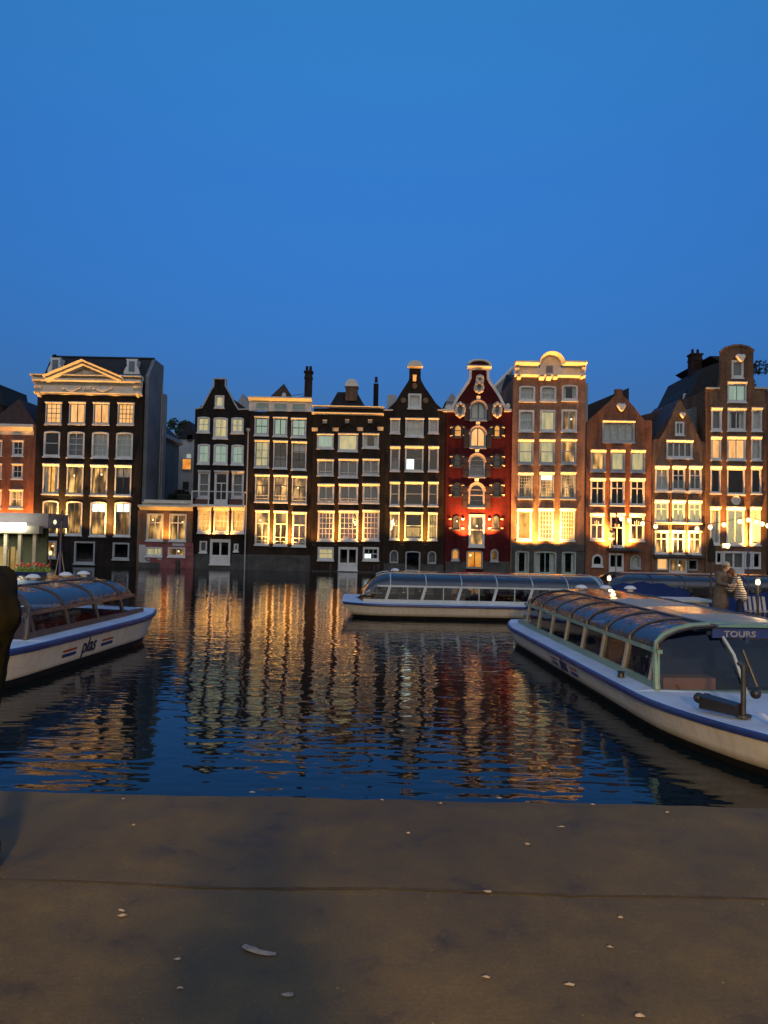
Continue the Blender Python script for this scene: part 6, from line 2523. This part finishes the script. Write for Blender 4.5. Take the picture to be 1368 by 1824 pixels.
def person(loc, rz, label, pose, coat, trousers, shoes, hairc, long_hair=False, cap=None, height=1.72, coat_len=.80, skirt_flare=1.0, name='person', stripes=None):
    root = thing(name, loc, label, 'person', None, rz)
    s = height / 1.75
    V = lambda *a: tuple(c * s for c in a)
    J = pose
    hip, chest, neck = J.get('hip', (0, 0, .93)), J.get('chest', (0, 0, 1.25)), J.get('neck', (0.01, 0, 1.48))
    hd = J.get('head', (.03, 0, 1.63))
    bodych = [[(V(*hip), .13 * s), (V((hip[0] + chest[0]) / 2, (hip[1] + chest[1]) / 2, (hip[2] + chest[2]) / 2), .125 * s), (V(*chest), .14 * s), (V(*neck), .055 * s), (V(hd[0], hd[1], hd[2] - .05), .05 * s)]]
    coatch = [[(V(*hip), (.165 * s, .19 * s)), (V((hip[0] + chest[0]) / 2, (hip[1] + chest[1]) / 2, (hip[2] + chest[2]) / 2), (.15 * s, .175 * s)), (V(*chest), (.155 * s, .19 * s)), (V(neck[0] * .7 + chest[0] * .3, neck[1] * .7 + chest[1] * .3, neck[2] - .06), (.085 * s, .10 * s)), (V(*neck), .066 * s)]]
    if coat_len < .85:
        coatch.append([(V(*hip), (.165 * s, .19 * s)), (V(hip[0], hip[1], coat_len), (.17 * s * skirt_flare, .2 * s * skirt_flare))])
    for sd, k in ((1, 'l'), (-1, 'r')):
        sh = J.get('sh_' + k, (chest[0], chest[1] + sd * .19, chest[2] + .17))
        el = J.get('el_' + k, (sh[0] - .02, sh[1] + sd * .05, sh[2] - .29))
        wr = J.get('wr_' + k, (el[0] + .06, el[1], el[2] - .26))
        hdn = Vector(wr) - Vector(el)
        bodych.append([(V(*chest), .14 * s), (V(*sh), .058 * s), (V(*el), .042 * s), (V(*wr), .027 * s)])
        coatch.append([(V(*chest), (.155 * s, .19 * s)), (V(*sh), .082 * s), (V(*el), .062 * s), (V(*(Vector(wr) * .92 + Vector(el) * .08)), .048 * s)])
        inward = Vector((0, -sd, 0))
        for c in hand(None, V(*wr), hdn, inward if abs(hdn.normalized().dot(inward)) < .9 else Vector((1, 0, 0)), s, .32):
            bodych.append(c)
        kn = J.get('kn_' + k, (hip[0] + .03, hip[1] + sd * .10, .50))
        an = J.get('an_' + k, (hip[0], hip[1] + sd * .11, .09))
        hj = (hip[0], hip[1] + sd * .09, hip[2] - .08)
        bodych.append([(V(*hip), .13 * s), (V(*hj), .082 * s), (V(*kn), .055 * s), (V(*an), .038 * s), (V(an[0] + .10, an[1], an[2] - .05), .035 * s)])
        if k == 'l':
            tr = [[(V(*hip), .15 * s)]]
        tr.append([(V(*hip), .15 * s), (V(*hj), .10 * s), (V(*kn), .072 * s), (V(an[0], an[1], an[2] + .04), .058 * s)])
    tr = tr[1:]
    body = skinmesh('body', bodych, SKIN, root, .007, 2)
    skinmesh('trousers', tr, trousers, root, .016, 5, .02)
    skinmesh('coat', coatch, coat, root, .016, 5, .035)
    for sd, k in ((1, 'l'), (-1, 'r')):
        an = J.get('an_' + k, (hip[0], hip[1] + sd * .11, .09))
        to = J.get('toe_' + k, (an[0] + .19, an[1], max(.035, an[2] - .055)))
        a, t = Vector(V(*an)), Vector(V(*to))
        he = a + (a - t).normalized() * .05 * s
        he.z = min(a.z, t.z + .01) if an[2] < .12 else a.z - .04
        mb = MB()
        mid = (a + t) / 2
        mb.tube([he + Vector((0, 0, -.005)), Vector((a.x, a.y, he.z + .005)), Vector((mid.x, mid.y, mid.z - .01)), t + (t - mid) * .25, t + (t - mid) * .5], [.036 * s, .048 * s, .05 * s, .042 * s, .018 * s], 12)
        mb.tube([a + Vector((0, 0, -.04)), a + Vector((-.005, 0, .03))], [.05 * s, .056 * s], 10)
        mb.build('shoe', shoes, root, local=True, smooth=True)
    head(root, V(*hd), J.get('yaw', 0), s, hairc, long_hair, cap)
    return root


OLIVE = cloth('olive_coat', (.012, .010, .003), .9, 40)
BLACKC = cloth('black_trousers', (.010, .010, .012), .9, 30)
DENIM = cloth('dark_denim', (.02, .03, .06), .9, 30)
SHOE = paint('brown_shoe', (.04, .02, .012), .5, .3, 10)
BEIGE = cloth('beige_coat', (.12, .10, .085), .95, 12)

# striped sweater: stripes belong to the knit
m, n, l, b = newmat('striped_sweater')
c_ = n.new('ShaderNodeTexCoord')
wv = n.new('ShaderNodeTexWave')
wv.wave_type = 'BANDS'
wv.bands_direction = 'Z'
wv.inputs['Scale'].default_value = 5.5
wv.inputs['Distortion'].default_value = 1.2
l.new(c_.outputs['Object'], wv.inputs['Vector'])
l.new(ramp(n, l, wv.outputs['Fac'], [(.42, (.035, .035, .04)), (.58, (.40, .36, .32))]), b.inputs['Base Color'])
b.inputs['Roughness'].default_value = .95
STRIPE = m

# walker at the left edge, stepping along the quay
px_x = -1.895
person((px_x, 3.74, QZ + .003), R_(180), 'person in a dark olive coat walking along the quay at the left edge',
       dict(hip=(.09, 0, .93), chest=(.02, 0, 1.22), neck=(.07, 0, 1.47), head=(.16, 0, 1.60), sh_r=(.04, -.17, 1.38), el_r=(.18, -.21, 1.16), wr_r=(.26, -.18, .95),
            sh_l=(.0, .17, 1.38), el_l=(-.07, .22, 1.13), wr_l=(.06, .2, .92),
            kn_r=(.20, -.10, .52), an_r=(.34, -.10, .10), kn_l=(.06, .1, .50), an_l=(-.08, .1, .09)), OLIVE, BLACKC, SHOE, (.03, .02, .012), True, height=1.70, coat_len=.78, skirt_flare=.85)

# couple on the jetty: seen from behind and the side, close together
person((8.85, 20.15, .68), R_(-60), 'person in a beige coat and pale knitted hat standing on the jetty',
       dict(hip=(-.02, 0, .93), chest=(.03, .02, 1.24), neck=(.06, .04, 1.46), head=(.10, .06, 1.60), el_l=(.14, .24, 1.16), wr_l=(.34, .14, 1.20), el_r=(.10, -.24, 1.16), wr_r=(.30, -.12, 1.12), yaw=.4),
       BEIGE, BLACKC, SHOE, (.12, .08, .05), False, cloth('pale_knit', (.40, .38, .32), .95, 40), height=1.70, coat_len=.6, skirt_flare=1.25)
person((9.27, 20.05, .68), R_(150), 'brown-haired person in a striped sweater and dark jeans pressed against the beige coat',
       dict(hip=(-.04, 0, .90), chest=(.05, 0, 1.18), neck=(.12, .02, 1.38), head=(.20, .04, 1.50), el_l=(.20, .24, 1.02), wr_l=(.36, .10, 1.12), el_r=(.22, -.22, 1.02), wr_r=(.38, -.10, 1.08), yaw=.2),
       STRIPE, DENIM, SHOE, (.09, .035, .015), True, height=1.62, coat_len=.84)
# the photographer, whose shadow falls across the quay
person((0, -.52, QZ + .003), R_(90), 'person holding up a phone behind the viewpoint, shadow falling on the quay',
       dict(hip=(-.05, 0, .93), el_l=(.14, .20, 1.22), wr_l=(.33, .10, 1.40), el_r=(.14, -.20, 1.22), wr_r=(.33, -.10, 1.40)),
       cloth('grey_jacket', (.08, .08, .09), .9, 30), DENIM, SHOE, (.04, .03, .02), False, height=1.72, coat_len=.72)
# figure standing at the rust-red house's terrace door
p = P(1090, 976, 61.4)
person((p.x, 61.55, Jh.rect(240, 1500, 460, 1520)[3] + .01), R_(-100), 'person in a grey-blue top in the terrace door of the rust-red house', dict(),
       cloth('grey_blue_top', (.14, .16, .17), .9, 12), BLACKC, SHOE, (.2, .18, .15), True, height=1.6)

# ------------------------------------------------------------------ litter and droppings on the quay
SPECK = paint('paper_scrap', (.22, .19, .16), .8, .3, 40)
spots = [(460, 1697, 3.2), (448, 1413, 1.0), (888, 1423, .9), (1055, 1435, .8), (1000, 1475, .9), (727, 1486, .7), (940, 1506, .8), (868, 1591, 1.0), (218, 1625, .9), (219, 1633, 1.0), (866, 1744, 1.0),
         (1014, 1757, .9), (513, 1775, 1.0), (322, 1764, .7), (317, 1712, .8), (1086, 1690, .7), (1106, 1637, .5), (1188, 1449, .7), (785, 1433, .6), (680, 1427, .6), (220, 1425, .6), (238, 1472, .5), (1140, 1812, .9)]
rnd = random.Random(9)
for i, (x, y, sc) in enumerate(spots):
    d = ray(x, y)
    t = (QZ - EYE.z) / d.z
    q = EYE + d * t
    s_ = (.0125 if i else .016) * sc
    n_ = 7
    mb = MB()
    ang = rnd.uniform(-.3, .3)
    pts = []
    for k in range(n_):
        a = 2 * math.pi * k / n_
        r_ = s_ * rnd.uniform(.6, 1.2)
        X, Yy = r_ * 1.9 * math.cos(a), r_ * .9 * math.sin(a)
        if i == 0:
            X *= .7 if math.cos(a) < 0 else .9
            Yy *= .75 if math.cos(a) < 0 else .25
        pts.append((q.x + X * math.cos(ang) - Yy * math.sin(ang), q.y + X * math.sin(ang) + Yy * math.cos(ang)))
    if i == 0:               # a splat with a long tail
        pts = []
        for u, v_ in ((430, 1690), (437, 1685), (446, 1687), (456, 1690), (464, 1696), (478, 1699), (492, 1701), (491, 1705), (476, 1705), (462, 1703), (449, 1700), (437, 1696)):
            dd = ray(u, v_)
            g_ = EYE + dd * ((QZ - EYE.z) / dd.z)
            pts.append((g_.x, g_.y))
        n_ = len(pts)
    zz = QZ + .006
    vs = [(a, b_, zz + rnd.uniform(0, .004)) for a, b_ in pts] + [(q.x, q.y, zz + .008)]
    mb.add(vs, [(k, (k + 1) % n_, n_) for k in range(n_)])
    o = mb.build('paper_scrap', SPECK, recalc=False)
    if i == 0:
        tag(o, 'largest pale scrap of litter on the paving, wide at one end', 'litter')
    else:
        tag(o, 'tiny pale fleck of litter lying on the dark quay paving', 'litter', 'flecks of litter on the quay')

# ------------------------------------------------------------------ street lamps of the quay, behind the viewer
for (x, y, e_, lab) in ((-4.6, -3.6, 150, 'quay street lamp behind the viewer on the left'), (1.0, -7.5, 1750, 'quay street lamp straight behind the viewer')):
    root = thing('street_lamp', (x, y, QZ + .003), lab, 'street lamp', 'street lamps along the quay')
    mb = MB()
    mb.lathe((x, y, QZ + .003), [(0, 0), (.16, 0), (.16, .1), (.09, .2), (.07, 1.2), (.05, 1.3), (.045, 4.0), (0, 4.0)], 14)
    mb.build('post', DKGREEN, root, smooth=True)
    mb = MB()
    mb.lathe((x, y, QZ + 4.0), [(0, .01), (.10, .01), (.19, .48), (.17, .49), (.09, .04), (0, .04)], 8)
    mb.build('lantern_glass', glass('lantern_glass', (.95, .95, .95), .05), root)
    mb = MB()
    mb.lathe((x, y, QZ + 4.49), [(0, .28), (.05, .2), (.22, .03), (.22, 0), (0, 0)], 8)
    mb.build('lantern_cap', DKGREEN, root)
    mb = MB()
    mb.ball((x, y, QZ + 4.25), .05, seg=10, rings=8)
    mb.build('bulb', emit('street_bulb', (1, .62, .3), 20), root, smooth=True)
    ld = bpy.data.lights.new('street_lamp_light', 'POINT')
    ld.energy = e_
    ld.color = (1, .60, .18)
    ld.shadow_soft_size = .4
    lo = bpy.data.objects.new('street_lamp_light', ld)
    COL.objects.link(lo)
    lo.parent = root
    lo.location = (0, 0, 4.12)

rnd = random.Random(21)
mb = MB()
for i in range(800):
    y = 2.0 + 2.7 * rnd.random()
    x = rnd.uniform(-2.6, 2.8)
    if rnd.random() < .35:
        y = 3.55 - .022 * x + .02 * math.sin(x * 1.3) + rnd.gauss(0, .04)
    r_ = rnd.uniform(.0012, .0035) * (1.6 if rnd.random() < .06 else 1)
    a = rnd.uniform(0, 6.28)
    pts = [(x + r_ * rnd.uniform(.6, 1.3) * math.cos(a + k * 1.571), y + r_ * rnd.uniform(.6, 1.3) * math.sin(a + k * 1.571), QZ - .0005) for k in range(4)]
    mb.add(pts + [(x, y, QZ + r_ * rnd.uniform(.5, 1.1))], [(0, 1, 4), (1, 2, 4), (2, 3, 4), (3, 0, 4)])
tag(mb.build('grit', paint('grit_stone', (.13, .11, .085), .9, .6, 30), recalc=False), 'fine grit and crumbs scattered over the dark quay paving', 'grit', kind='stuff')
